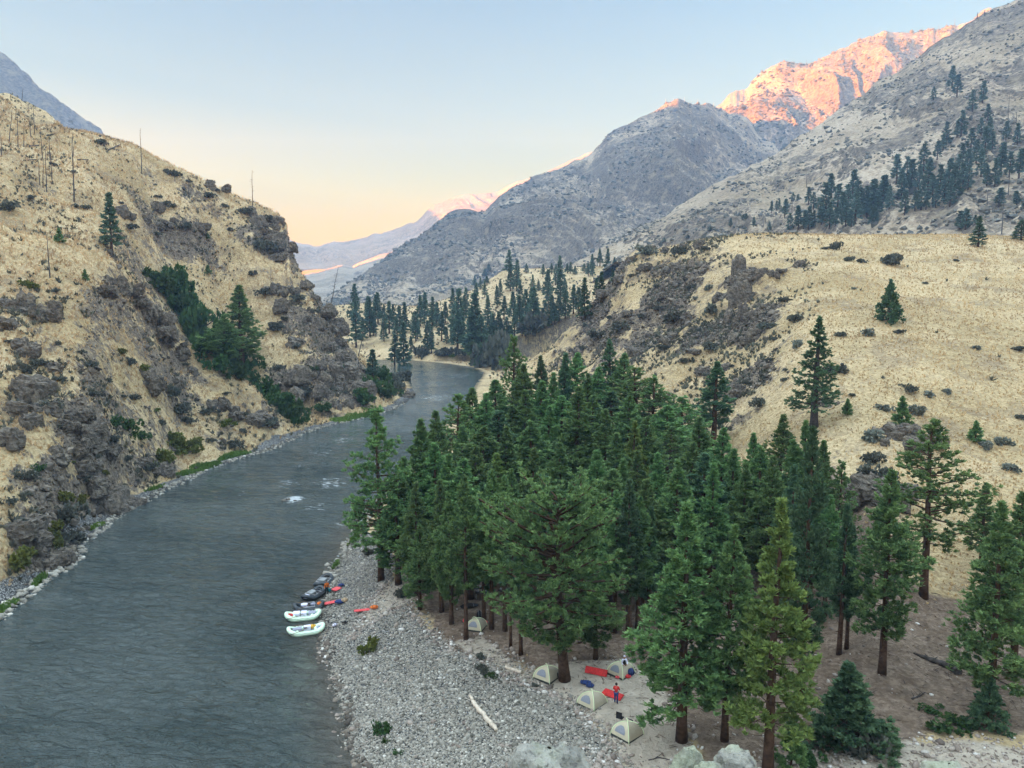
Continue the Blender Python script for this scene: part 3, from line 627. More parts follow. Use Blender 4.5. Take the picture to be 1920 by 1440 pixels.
def pine(seed, H=20., R=3.0, cb=.25, nb=95, shape='cone', tl=.36, k=17, dens=1., up=.35, lean=(0, 0), low=.55, r0=None, droop=0., wid=.078, limb=1., dead=6, fork=False):
    rs = np.random.RandomState(seed)
    n = 12; h = np.linspace(0, 1, n)
    path = np.stack([lean[0]*np.sin(h*PI*.75)*H*.1+rs.normal(0, .0025*H, n).cumsum()*h, lean[1]*np.sin(h*PI*.7)*H*.1+rs.normal(0, .0025*H, n).cumsum()*h, h*H], -1); path[0, :2] = 0
    r0 = r0 or H*.0125
    trunk = MB(); rad = r0*(1-h)**.8+.025; rad[0] *= 1.2; path[0, 2] = -.4
    trunk.tube(path, rad, 9)
    P = lambda t: np.array([np.interp(t, h, path[:, i]) for i in range(3)])
    Cs, Ds, Ts = [], [], []
    def prof(t):
        if shape == 'cone': return max(.05, (1-t)**.92*(low+(1-low)*min(1, t/.28)))
        if shape == 'column': return max(.07, min(1, (1-t)*1.55)**.95*(low+(1-low)*min(1, t/.35)))
        if shape == 'round': return max(.22, (1-(abs(t-.52)/.58)**2.2))
        if shape == 'spire': return max(.04, (1-t)**.95*(low+(1-low)*min(1, t/.12)))
        return max(.15, (1-t**2.2)*(low+(1-low)*min(1, t/.4)))
    for i in range(nb):
        t = (i+rs.uniform(0, 1))/nb; hh = cb+(1-cb)*t*.985
        L = R*prof(t)*rs.uniform(.62, 1.12)*(1.18 if rs.rand() < .12 else 1)
        az = i*2.39996+rs.normal(0, .5); el = (-.10-droop)*(1-t)+.80*t+rs.normal(0, .22)
        p0 = P(hh); dirv = np.array([math.cos(az), math.sin(az), 0])
        s = np.linspace(0, 1, 5)
        pts = p0+dirv*(L*s*math.cos(el*.6))[:, None]; pts[:, 2] += L*(math.tan(el*.75)*s+up*s*s*.45)
        if limb and L > .5: trunk.tube(pts[:4+(limb > 1)], (.012+.018*L)*limb*np.linspace(1, .35, 4+(limb > 1)), 4, False)
        nt_ = max(3, int(dens*(4+L*7.5)))
        ss = rs.uniform(.22 if t > .3 else .35, 1.0, nt_)**.75
        lat = np.array([-dirv[1], dirv[0], 0])
        c = np.stack([np.interp(ss, s, pts[:, q]) for q in range(3)], -1)+lat*(rs.normal(0, 1, nt_)*L*.20*(1.15-ss*.5))[:, None]
        c[:, 2] += rs.normal(0, .12+.07*L, nt_)
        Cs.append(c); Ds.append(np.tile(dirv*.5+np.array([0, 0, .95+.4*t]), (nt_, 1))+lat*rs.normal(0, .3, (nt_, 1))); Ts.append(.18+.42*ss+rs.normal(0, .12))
    top = P(1.); c = np.tile(top, (10, 1)); c[:, 2] -= rs.uniform(0, H*.05, 10); Cs.append(c); Ds.append(np.tile([0, 0, 1.], (10, 1))); Ts.append(np.full(10, .6))
    for i in range(dead):
        hh = rs.uniform(.08, cb); az = rs.uniform(0, 6.28); L = rs.uniform(.3, .6)*R*.6; p0 = P(hh); s = np.linspace(0, 1, 3)[:, None]
        trunk.tube(p0+s*L*np.array([math.cos(az), math.sin(az), rs.uniform(-.3, .15)]), .03*np.linspace(1, .4, 3), 3, False)
    V, F, T = spray(np.concatenate(Cs), np.concatenate(Ds), k, tl, wid, rs, 1.0, np.concatenate(Ts))
    return trunk, V, F, T
PROTO = {}
def proto(key, mtl, bark=None, joined=False, **kw):
    tr, V, F, T = pine(**kw)
    bark = bark or m_bark
    if joined:      # far trees: trunk and needles in one small mesh
        tv = np.concatenate(tr.V); nt_ = len(tv); f4 = np.concatenate(tr.F4); f3 = np.concatenate(tr.F3)
        FF = [f3, F[1]+nt_, f4, F[0]+nt_]; mi = np.r_[np.ones(len(f3)), np.zeros(len(F[1])), np.ones(len(f4)), np.zeros(len(F[0]))]
        PROTO[key] = (new_mesh(key, np.r_[tv, V], FF, [mtl, bark], mi, attrs=dict(tint=np.r_[np.zeros(nt_), T])), None, kw['H'], kw['R'])
    else:
        PROTO[key] = (tr.mesh('trunk', [bark], True), new_mesh('crown', V, [F[1], F[0]], [mtl], attrs=dict(tint=T)), kw['H'], kw['R'])
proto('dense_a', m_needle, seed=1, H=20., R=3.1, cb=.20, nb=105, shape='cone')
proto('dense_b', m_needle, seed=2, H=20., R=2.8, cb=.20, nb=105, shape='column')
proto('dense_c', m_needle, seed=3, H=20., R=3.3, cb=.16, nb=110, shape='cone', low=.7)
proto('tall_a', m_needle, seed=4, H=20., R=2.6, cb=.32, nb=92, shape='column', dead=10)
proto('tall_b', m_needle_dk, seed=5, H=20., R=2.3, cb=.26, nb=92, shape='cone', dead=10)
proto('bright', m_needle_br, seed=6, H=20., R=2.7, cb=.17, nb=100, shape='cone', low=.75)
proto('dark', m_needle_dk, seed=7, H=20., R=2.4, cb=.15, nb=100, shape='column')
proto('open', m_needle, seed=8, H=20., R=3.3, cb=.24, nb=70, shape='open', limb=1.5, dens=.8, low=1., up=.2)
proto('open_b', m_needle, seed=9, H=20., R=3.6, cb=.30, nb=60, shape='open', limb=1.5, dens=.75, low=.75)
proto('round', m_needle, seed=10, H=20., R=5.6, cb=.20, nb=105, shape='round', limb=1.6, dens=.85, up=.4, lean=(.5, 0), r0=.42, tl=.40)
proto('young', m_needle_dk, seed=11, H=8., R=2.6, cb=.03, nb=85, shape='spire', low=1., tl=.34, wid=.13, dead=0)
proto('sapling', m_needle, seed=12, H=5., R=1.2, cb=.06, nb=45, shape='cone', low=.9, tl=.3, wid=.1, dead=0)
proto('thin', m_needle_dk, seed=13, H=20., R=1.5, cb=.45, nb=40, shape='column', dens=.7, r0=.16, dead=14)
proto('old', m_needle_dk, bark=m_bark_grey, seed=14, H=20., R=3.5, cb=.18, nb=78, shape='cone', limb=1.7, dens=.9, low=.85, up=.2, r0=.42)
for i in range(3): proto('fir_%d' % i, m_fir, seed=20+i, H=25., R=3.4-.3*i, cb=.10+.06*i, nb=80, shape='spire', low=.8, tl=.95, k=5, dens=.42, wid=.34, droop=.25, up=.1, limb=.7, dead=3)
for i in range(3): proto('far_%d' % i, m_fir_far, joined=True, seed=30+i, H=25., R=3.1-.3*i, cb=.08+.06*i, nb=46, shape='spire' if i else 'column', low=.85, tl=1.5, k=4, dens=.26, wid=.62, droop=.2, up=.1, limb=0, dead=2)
rsT = np.random.RandomState(99)
def place_tree(kind, x, y, z, H, width, label, group=None, name='pine_tree', cat='pine tree', rz=None):
    a, b, h0, r0 = PROTO[kind]; s = H/h0; sx = width/(2*r0*.82)
    rz = rsT.uniform(0, 6.28) if rz is None else rz
    if b is None:
        o = link(name, a); o.location = (x, y, z); o.rotation_euler = (0, 0, rz); o.scale = (sx, sx, s)
        return tag(o, label, cat, group)
    o = empty(name, (x, y, z), rz, (sx, sx, s)); tag(o, label, cat, group)
    link('trunk', a, o); link('crown', b, o)
    return o
def top_h(v, Y, zg):
    return at(0, v, Y)[2]-zg
G1 = 'pines of the grove beside the cobble bar'
grove = [  # kind, u, v of the top, distance, crown width px, label
 ('open',703,768,90,118,'tall open-crowned pine at the river edge, alone left of the grove'),
 ('dense_b',738,872,93,75,'small dark pine just behind the lone open-crowned river-edge pine'),
 ('dense_a',786,786,100,110,'full pine on the river side of the grove, left of the twin tops'),
 ('dense_b',818,771,106,85,'pine with a rounded top beside the river glint'),
 ('open_b',853,740,116,110,'loose-crowned pine standing highest against the bright river glint'),
 ('tall_a',882,727,126,70,'narrow pine top overlapping the dark water at the bend'),
 ('dense_b',908,738,124,75,'dense pine just right of the dark water at the bend'),
 ('tall_a',930,712,136,80,'tall dark pine left of the sparse-topped pine at the back of the grove'),
 ('open',962,632,146,80,'tall pine with a thin bare-looking top at the back of the grove'),
 ('dense_b',986,684,140,75,'pine tucked right of the sparse-topped pine'),
 ('tall_b',1017,667,146,55,'slim brownish spire at the back of the grove'),
 ('dense_c',1040,700,138,80,'pine filling the gap right of the slim brownish spire'),
 ('tall_b',1062,662,150,55,'left of a pair of dark spires at the back of the grove'),
 ('tall_a',1084,661,153,60,'right of a pair of dark spires at the back of the grove'),
 ('dense_a',1106,700,146,70,'low back-row pine between the pair of spires and the tallest spire'),
 ('tall_a',1124,688,150,60,'narrow back-row pine just left of the tallest spire'),
 ('old',1148,636,156,85,'tallest spire at the back of the grove, against the scree'),
 ('tall_a',1174,662,152,60,'pointed pine close on the right of the tallest spire'),
 ('open_b',1203,690,138,130,'broad flat-topped pine against the scree, right of the tallest spire'),
 ('open',1232,706,134,90,'loose grey-green pine beside the broad flat-topped pine'),
 ('dense_a',985,732,122,100,'dense mid-grove pine under the sparse-topped pine'),
 ('dense_c',1030,762,114,100,'mid-grove pine under the slim brownish spire'),
 ('dense_c',1086,726,112,135,'largest bright pine in the middle of the grove'),
 ('dense_a',1140,768,108,95,'mid-grove pine right of the largest bright one'),
 ('bright',1192,790,100,80,'yellowish green pine among the dark ones right of mid-grove'),
 ('dense_b',1216,782,104,90,'dark pine touching the yellowish green pine'),
 ('open',1288,744,128,100,'sparse hazy pine at the right back edge of the grove'),
 ('tall_b',1350,678,136,80,'slender blue-green pine standing up the slope behind the grove'),
 ('dense_a',1318,782,104,110,'dense pine below the sparse hazy one'),
 ('open',1262,800,112,90,'thin-crowned pine before the scree at the grove edge'),
 ('dense_b',1365,802,98,85,'dense pine below the slender blue-green one on the slope'),
 ('dense_a',1422,812,94,75,'pale-tipped pine at the right end of the grove back row'),
 ('dense_b',1476,778,98,75,'pine standing under the big fork-trunked slope pine'),
 ('dense_c',1524,790,88,100,'bushy pine right below the fork-trunked slope pine'),
 ('dense_a',1556,826,86,90,'spreading pine at the right shoulder of the grove'),
 ('open',1590,866,84,70,'thin pine at the right shoulder of the grove before the grass'),
 ('dense_c',755,858,97,100,'dense pine behind the river-edge pines, left side'),
 ('dense_a',838,852,92,105,'left-side pine in the second row of the grove'),
 ('dense_b',892,838,96,90,'second-row pine left of the camp kitchen clearing'),
 ('dense_a',950,800,106,100,'mid-grove pine below the dark water bend'),
 ('dense_c',1000,842,92,100,'second-row pine behind the big round-topped pine, left'),
 ('dense_a',1052,830,96,100,'second-row pine straight behind the big round-topped pine'),
 ('dense_b',1118,846,88,95,'second-row pine behind the big round-topped pine, right'),
 ('dense_c',1172,862,86,95,'second-row pine above the upper tent'),
 ('dense_a',1240,850,84,105,'dense pine behind the pair of thick front pines'),
 ('dense_b',1282,864,80,90,'pine rising behind the left thick front pine'),
 ('dense_c',1345,870,80,105,'pine rising between the two thick front pines'),
 ('dense_a',1408,868,82,95,'pine rising behind the bright front pine, left'),
 ('dense_b',1455,856,80,90,'pine rising behind the bright front pine'),
 ('dark',1500,872,76,80,'dark pine rising right of the bright front pine'),
 ('dense_b',1568,930,76,75,'pine between the dark narrow pine and the slim twin trunks'),
 ('dense_c',782,985,80,75,'low bright bushy pine at the edge of the cobble bar'),
 ('dense_a',822,900,79,85,'pine over the pair of trunks at the cobble edge'),
 ('dense_b',842,925,76,70,'pine with a straight trunk just right of the trunk pair'),
 ('tall_a',870,890,72.5,70,'tall pine with the long bare trunk left of the half-hidden tent'),
 ('tall_b',905,905,76,60,'pine behind the half-hidden tent'),
 ('tall_a',920,880,74.5,70,'left of two bare trunks right of the half-hidden tent'),
 ('tall_a',946,892,74,70,'leaning right one of two bare trunks beside the half-hidden tent'),
 ('thin',957,985,70.5,40,'thin pole pine in front of the two bare trunks'),
 ('thin',977,1010,69,50,'thin pole pine near the small pale log'),
 ('dense_a',985,935,82,90,'pine shading the ground left of the big round-topped pine'),
 ('round',1064,926,64.3,200,'big round-topped pine with thick reddish trunk above the camp'),
 ('dense_b',1122,1090,67.8,75,'short pine behind the red mattress'),
 ('tall_a',1160,920,73,75,'straight dark trunk pine left of the upper tent group'),
 ('tall_b',1188,900,72,80,'thick dark trunk pine behind the upper tent group'),
 ('tall_a',1205,930,73.5,70,'trunk right of the upper tent group'),
 ('tall_b',1225,950,74,60,'outer trunk right of the upper tent group'),
 ('dense_c',1296,945,54.8,190,'thick left front pine with low boughs over the sand'),
 ('dense_b',1380,985,54.6,110,'dark-trunked front pine between the thick one and the bright one'),
 ('bright',1470,936,50.5,150,'bright green front pine with orange brown trunk nearest the viewer'),
 ('dark',1536,800,62,85,'narrow dark pine right behind the bright front pine'),
 ('tall_b',1600,944,68,62,'slim twin-trunked pine left of the fallen log'),
 ('tall_b',1612,985,68.6,50,'thinner stem of the slim twin pines'),
 ('dense_b',1690,882,63.5,110,'mid-size pine on brown duff left of the fallen log'),
 ('open_b',1768,788,77,165,'tall open pine at the foot of the grassy slope, right side'),
 ('dense_a',1868,905,82,75,'pointed slim pine behind the right edge pines'),
 ('dense_c',1902,944,56.5,150,'large bushy pine at the right edge'),
 ('dense_b',1945,925,63,110,'pine cut by the right edge'),
 ('young',1608,1246,54,130,'small dense conical conifer near the bottom right'),
 ('young',1872,1330,55,60,'low young pine under the large right edge pine'),
 ('sapling',1496,1395,51,45,'sapling at the foot of the bright front pine')]
fill = [(775,905,84),(812,832,97),(866,800,108),(905,800,104),(870,860,90),(930,850,94),(960,760,122),(1000,790,108),(1015,715,134),(1055,742,126),(1110,742,124),(1150,735,130),(1160,812,98),(1185,742,122),(1200,845,92),(1255,760,118),(1300,830,90),(1330,850,86),(1385,842,88),(1440,838,86),(1500,826,88),(1150,880,80),(1090,885,78),(1020,890,84),(1540,880,78),(1210,900,79),(960,880,86),(880,930,82),(740,935,88),(935,770,114)]
for i, (u, v, Y) in enumerate(fill):
    grove.append((('dense_a', 'dense_b', 'dense_c', 'tall_a', 'dense_b', 'bright' if i % 10 == 5 else 'dark')[i % 6], u, v, Y, 84+(i*37) % 30, 'dark green pine crowded inside the dense middle of the grove'))
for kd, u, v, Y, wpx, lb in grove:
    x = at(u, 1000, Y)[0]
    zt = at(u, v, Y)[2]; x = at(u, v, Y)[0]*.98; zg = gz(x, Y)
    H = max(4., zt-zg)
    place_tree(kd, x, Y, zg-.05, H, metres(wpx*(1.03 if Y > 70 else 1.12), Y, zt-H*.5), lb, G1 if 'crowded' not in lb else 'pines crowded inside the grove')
# lone trees on the slopes: (kind, u, v top, v base, width, label, name)
def base_hit(u, v, n=1):
    for q in range(n): 
        h = first_hit(u, v, *PATCHES[q])
        if h: return h
    return None
def slope_tree(kd, u, vt, vb, wpx, label, group=None, name='pine_tree', cat='pine tree', n=1):
    h = base_hit(u, vb, n)
    if h is None: print('no ground', u, vb); return None
    x, y, z = h; zt = at(u, vt, y)[2]; H = max(1.2, zt-z)
    return place_tree(kd, x, y, z-.1, H, metres(wpx, y, z), label, group, name, cat)
for t in [('old',1526,592,802,100,'large fork-trunked pine on the slope above the grove'),
          ('young',1666,525,606,46,'dense dark cone-shaped pine alone on the grassy bench'),
          ('sapling',1690,745,800,34,'small pine below the bench beside a pale sage bush'),
          ('sapling',1588,748,778,20,'tiny pine on the slope right of the fork-trunked pine'),
          ('sapling',1828,790,830,28,'tiny pine on the slope above the tall open pine'),
          ('fir_0',1834,405,463,32,'left of two overlapping dark pines on the far edge of the bench'),
          ('fir_1',1851,388,441,36,'right of two overlapping dark pines on the far edge of the bench'),
          ('fir_0',1914,412,450,34,'dark pine on the far edge of the bench, cut by the right edge'),
          ('fir_1',210,362,478,40,'tall dark pine alone on the left hillside'),
          ('sapling',112,428,458,18,'small pine alone on the left hillside, left of the tall one'),
          ('sapling',388,436,450,12,'tiny pine on the left hillside near the cliff top'),
          ('sapling',390,497,516,14,'small round pine on the left hillside above the green gully'),
          ('sapling',160,505,528,14,'small pine among rock on the front left spur'),
          ('sapling',462,572,600,16,'small pine among rock beside the gully fir')]:
    slope_tree(*t)
slope_tree('dense_a', 455, 535, 705, 105, 'big dark fir in the green gully on the left slope', None, 'fir_tree', 'fir tree')
slope_tree('dense_b', 420, 590, 690, 70, 'fir half hidden behind the big gully fir', None, 'fir_tree', 'fir tree')
slope_tree('fir_1', 668, 566, 652, 28, 'dark fir behind the cliff spur at the river bend', None, 'fir_tree', 'fir tree')
slope_tree('fir_0', 757, 604, 693, 32, 'dark fir leaning at the tip of the river spur', None, 'fir_tree', 'fir tree')
slope_tree('fir_2', 740, 628, 690, 26, 'fir close behind the leaning fir at the river spur', None, 'fir_tree', 'fir tree')
slope_tree('fir_2', 700, 655, 715, 30, 'low dark fir on the grassy side of the river spur', None, 'fir_tree', 'fir tree')
GV = 'pines in the valley beyond the river bend'
valley = [(666,541,605),(709,555,608),(704,559,610),(694,566,631),(730,572,626),(738,575,612),(759,573,624),(749,579,622),(796,555,606),(788,560,612),(812,563,612),(819,572,614),(802,608,663),(809,618,663),(783,602,636),(849,546,592),(860,552,636),(858,590,662),(874,546,597),(892,565,678),(887,590,679),(903,602,678),(925,595,650),(893,534,562),(901,523,543),(909,530,558),(913,519,535),(916,496,510),(909,505,519),(890,519,540),(938,527,558),(932,541,579),(954,474,520),(957,500,546),(969,494,546),(963,554,608),(987,496,513),(999,518,544),(1018,498,520),(1010,528,546),(1034,496,515),(1026,512,564),(1028,534,578),(1050,485,530),(1051,512,565),(1059,527,567),(1070,494,513),(1064,496,513),(1078,500,515),(1095,496,511),(1103,496,519),(1111,496,519),(1139,471,508),(1152,485,508),(1096,530,602),(1127,516,566),(1149,509,534),(986,552,622),(1001,550,637),(975,563,622),(994,593,655),(1010,595,646),(1017,584,640),(979,599,649),(1039,579,642),(770,633,657),(837,617,646),(880,640,675),(690,580,615),(720,575,605),(1118,525,560),(945,560,600),(868,600,650),(848,610,648),(828,590,640),(780,590,640),(915,560,610),(935,590,640),(950,600,650),(965,590,645),(1005,570,620),(1022,575,635),(1035,560,615),(1048,560,610),(1060,550,600),(1075,540,590),(1085,545,595),(870,560,600),(850,575,612),(835,570,605),(810,580,618),(775,590,625),(745,600,640),(720,600,640),(700,590,630),(690,560,600),(680,600,640),(1110,480,510),(1125,470,500),(1042,500,535),(975,530,570),(995,545,590),(915,600,652),(880,600,655),(897,610,668),(910,620,672),(925,615,668),(940,610,660),(955,615,662),(1000,610,660),(985,600,655)]
for i, (u, vt, vb) in enumerate(valley):
    reg = ('on the pale terrace above the river bend' if vb < 552 and u > 880 else 'at the water edge beyond the river bend' if vb > 655 else 'across the river behind the cliff spur' if u < 780 else 'in the dense belt on the flat beyond the river bend')
    sz = 'tall blue-green pine ' if vb-vt > 45 else 'small blue-green pine '
    slope_tree('fir_%d' % (i % 3), u, vt-(vb-vt)*.12, vb, max(11, (vb-vt)*.42), sz+reg, sz.strip()+'s '+reg, n=3)
GM = 'pines on the right mountainside'
mtn = [(1750,163,190),(1785,124,166),(1794,140,182),(1823,169,211),(1842,153,195),(1852,195,227),(1839,221,256),(1855,221,264),(1860,248,285),(1774,229,274),(1768,252,284),(1757,264,300),(1802,208,258),(1794,226,258),(1805,269,306),(1886,227,264),(1907,232,271),(1876,269,327),(1865,298,350),(1892,285,332),(1910,280,335),(1731,271,324),(1723,311,358),(1739,300,361),(1699,295,353),(1707,300,364),(1681,290,345),(1696,358,403),(1715,358,398),(1778,298,353),(1770,327,380),(1789,311,374),(1805,306,358),(1815,311,356),(1781,337,388),(1736,364,395),(1754,356,390),(1638,337,398),(1654,330,390),(1667,350,393),(1625,350,409),(1636,385,427),(1839,280,332),(1850,311,350),(1446,379,400),(1456,377,395),(1461,375,393),(1471,374,409),(1487,361,377),(1496,365,377),(1516,351,384),(1525,361,393),(1534,370,395),(1497,386,432),(1481,400,434),(1516,388,432),(1507,395,430),(1526,395,425),(1548,345,418),(1559,326,372),(1555,384,430),(1566,390,427),(1598,319,372),(1589,347,407),(1578,361,418),(1603,361,420),(1596,395,426),(1614,354,407),(1637,338,395),(1653,331,384),(1624,365,409),(1640,390,424),(1442,416,434),(1413,407,426),(1399,400,411),(1393,402,413),(1370,409,426),(1332,425,434),(1245,445,456),(1290,440,448),(1820,240,285),(1830,262,308),(1846,240,290),(1812,280,330),(1797,290,345),(1762,310,360),(1748,330,385),(1727,340,395),(1690,320,375),(1645,360,408),(1608,340,395),(1585,380,425),(1570,345,400),(1540,380,425)]
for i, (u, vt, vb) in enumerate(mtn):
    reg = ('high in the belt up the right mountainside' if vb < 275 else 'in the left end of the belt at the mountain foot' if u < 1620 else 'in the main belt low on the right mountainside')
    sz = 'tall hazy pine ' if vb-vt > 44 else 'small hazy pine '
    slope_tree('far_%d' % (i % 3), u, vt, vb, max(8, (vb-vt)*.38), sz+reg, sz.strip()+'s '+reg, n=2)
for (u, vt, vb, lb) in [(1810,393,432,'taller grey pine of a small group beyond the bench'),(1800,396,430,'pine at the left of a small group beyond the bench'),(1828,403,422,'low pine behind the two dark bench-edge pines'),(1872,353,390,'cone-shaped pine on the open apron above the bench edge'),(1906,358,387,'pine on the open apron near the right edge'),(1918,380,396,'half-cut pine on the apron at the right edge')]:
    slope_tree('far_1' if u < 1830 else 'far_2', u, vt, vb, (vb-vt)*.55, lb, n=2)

# ---- dead standing trees
def snag(u, vt, vb, label, lean=0., limbs=10, r=None, group=None, mtl=None, n=1, limb_len=.09):
    h = base_hit(u, vb, n)
    if h is None: return
    x, y, z = h; H = at(u, vt, y)[2]-z
    rs = np.random.RandomState(int(u*7+vb)); m = MB(); r = r or max(.14, H*.011)
    s = np.linspace(0, 1, 8)
    pts = np.stack([lean*s*H+rs.normal(0, .006*H, 8).cumsum()*s, rs.normal(0, .006*H, 8).cumsum()*s, s*H-.3*(s == 0)], -1)
    m.tube(pts, r*(1-s*.75), 6)
    for i in range(limbs):
        t = rs.uniform(.3, .97); p = np.array([np.interp(t, s, pts[:, q]) for q in range(3)]); az = rs.uniform(0, 6.28); L = H*limb_len*rs.uniform(.4, 1.1)*(1.2-t*.7)
        q = np.linspace(0, 1, 3)[:, None]
        m.tube(p+q*L*np.array([math.cos(az), math.sin(az), rs.uniform(-.25, .35)]), r*.28*np.linspace(1, .3, 3), 3, False)
    o = m.build('dead_tree', mtl or m_dead); o.location = (x, y, z); tag(o, label, 'dead tree', group)
GS = 'burnt snags on the left hillside'
for (u, vt, vb, ln, lb) in [(3,246,292,.03,'short dead snag at the left edge of the hillside'),(17,205,270,.16,'leaning dead snag, first of the upper left row'),(34,204,278,.04,'straight dead snag, second of the upper left row'),(45,228,280,.10,'short leaning dead snag, third of the upper left row'),(58,218,258,.0,'thin faint dead snag beside the pole-like one'),(65,196,254,.01,'pole-like dead snag nearest the upper knob'),
      (80,238,303,.0,'upper pole of the middle snag cluster'),(75,296,350,-.01,'leftmost low snag of the middle cluster'),(81,300,358,.06,'low leaning snag of the middle cluster'),(88,275,365,.03,'lowest standing snag of the middle cluster'),(94,258,303,.03,'short snag right in the middle cluster'),(98,278,343,.0,'rightmost snag of the middle cluster'),
      (139,248,381,.05,'tallest dead snag on the left hillside'),(137,268,296,.16,'short leaning snag behind the tallest one'),(266,240,332,.03,'dead snag breaking the skyline right of the hillside'),(328,317,340,.0,'short snag stump below the hillside skyline'),(354,330,372,.0,'thin grey snag below the skyline tree'),(474,319,405,.02,'dead tree with side twigs above the cliff top'),(94,438,523,-.01,'dead pole on the front left spur'),(41,165,190,.2,'thin leaning snag on the far knob')]:
    snag(u, vt, vb, lb, ln, 10 if u != 474 else 22, None, GS)
snag(616, 500, 600, 'leaning bare dead tree on the cliff shoulder at the bend', .22, 26, .2, None, None, 1, .12)
snag(672, 610, 668, 'short leaning dead trunk on the river spur', .25, 8, .2)
snag(878, 594, 664, 'bare pole trunk on the flat beyond the river bend', 0, 5, .25, None, None, 3)
snag(508, 500, 540, 'small bare tree on the cliff shoulder', .05, 20, .1, None, None, 1, .2)
for i, (u, vt, vb) in enumerate([(1878,370,440),(1850,355,392),(1890,322,370),(1890,175,225),(1905,200,232),(1800,225,262),(1512,325,352),(1485,380,400),(1335,390,404),(1290,370,382)]):
    snag(u, vt, vb, 'bare grey snag among the pines of the right mountainside', 0, 6, .3, 'bare snags on the right mountainside', m_dead, 2)
for i, (u, vb, hp) in enumerate([(1225,206,9),(1248,197,12),(1262,194,10),(1283,196,14),(1296,200,11),(1308,202,16),(1322,204,12),(1338,206,15),(1352,207,13),(1368,210,14),(1385,216,12),(1404,224,14),(1425,234,12)]):
    snag(u, vb-hp, vb, 'tiny burnt snag on the crest of the middle mountain', 0, 4, .75, 'burnt snags on the middle mountain crest', m_silver, 3)
for i, (u, vb, hp) in enumerate([(1484,116,9),(1496,117,8),(1512,120,9),(1548,100,9),(1640,68,10),(1658,66,9),(1745,58,9),(1760,56,12),(1775,52,13),(1790,48,14),(1804,44,13),(1818,40,14),(1832,36,13),(1846,30,12)]):
    snag(u, vb-hp, vb, 'tiny burnt snag on the skyline of the sunlit mountain', 0, 4, .9, 'burnt snags on the sunlit skyline', m_dead, 4)
# twisted skyline tree
h = base_hit(415, 322)
if h:
    rs = np.random.RandomState(5); m = MB(); C = []
    m.tube(np.array([[0, 0, -.3], [-.5, 0, 1.2], [-1.6, .2, 2.2]]), [.22, .17, .1], 5)
    for q in range(9):
        e = np.array([rs.uniform(-3, 1.2), rs.uniform(-1, 1), rs.uniform(2.0, 3.3)]); m.tube(np.array([[-.5, 0, 1.2], e*.6+np.array([0, 0, .7]), e]), [.1, .06, .03], 4); C += [e+rs.normal(0, .35, 3) for _ in range(9)]
    C = np.array(C); V, F, T = spray(C, np.tile([0, 0, 1.], (len(C), 1)), 5, .5, .22, rs, 1.2)
    o = empty('gnarled_tree', h); tag(o, 'small gnarled tree on the skyline of the left hillside', 'tree')
    m.build('trunk', m_bark_grey, o); link('crown', new_mesh('crown', V, [F[1], F[0]], [m_grey], attrs=dict(tint=T)), o)

# ---- shrubs
def shrub_mesh(seed, mtl, n=170, k=5, tl=.22, wid=.12, flat=.75, stems=True):
    rs = np.random.RandomState(seed)
    lob = rs.normal(0, 1, (9, 3))*np.array([.42, .42, .22])+np.array([0, 0, .42]); lr = rs.uniform(.25, .45, 9)
    i = rs.randint(0, 9, n); d = rs.normal(0, 1, (n, 3)); d /= np.linalg.norm(d, axis=1)[:, None]
    C = lob[i]+d*(lr[i]*rs.uniform(.55, 1, n))[:, None]; C[:, 2] = np.abs(C[:, 2])*flat+.03
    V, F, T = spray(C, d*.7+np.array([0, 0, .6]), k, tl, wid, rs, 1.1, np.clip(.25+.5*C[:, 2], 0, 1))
    st = MB()
    for q in range(7):
        e = lob[q]*.9; st.tube(np.array([[0, 0, -.15], e*.5+np.array([0, 0, .05]), e]), [.035, .025, .012], 4, False)
    tv = np.concatenate(st.V); f4 = np.concatenate(st.F4); nt_ = len(tv)
    return new_mesh('shrub', np.r_[tv, V], [F[1]+nt_, f4, F[0]+nt_], [mtl, m_bark_grey], np.r_[np.zeros(len(F[1])), np.ones(len(f4)), np.zeros(len(F[0]))], attrs=dict(tint=np.r_[np.zeros(nt_), T]))
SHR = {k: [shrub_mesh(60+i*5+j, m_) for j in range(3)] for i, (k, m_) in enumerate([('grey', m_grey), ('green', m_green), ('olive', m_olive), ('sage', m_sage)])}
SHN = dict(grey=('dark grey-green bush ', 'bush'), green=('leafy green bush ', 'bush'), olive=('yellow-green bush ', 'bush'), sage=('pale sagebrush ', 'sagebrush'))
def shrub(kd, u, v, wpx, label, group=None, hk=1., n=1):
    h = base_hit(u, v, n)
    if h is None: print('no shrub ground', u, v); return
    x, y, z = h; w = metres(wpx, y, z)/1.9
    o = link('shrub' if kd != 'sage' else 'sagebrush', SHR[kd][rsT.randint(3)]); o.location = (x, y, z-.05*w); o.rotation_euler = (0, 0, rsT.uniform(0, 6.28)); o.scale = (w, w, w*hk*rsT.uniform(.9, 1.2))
    return tag(o, label, SHN[kd][1], group)
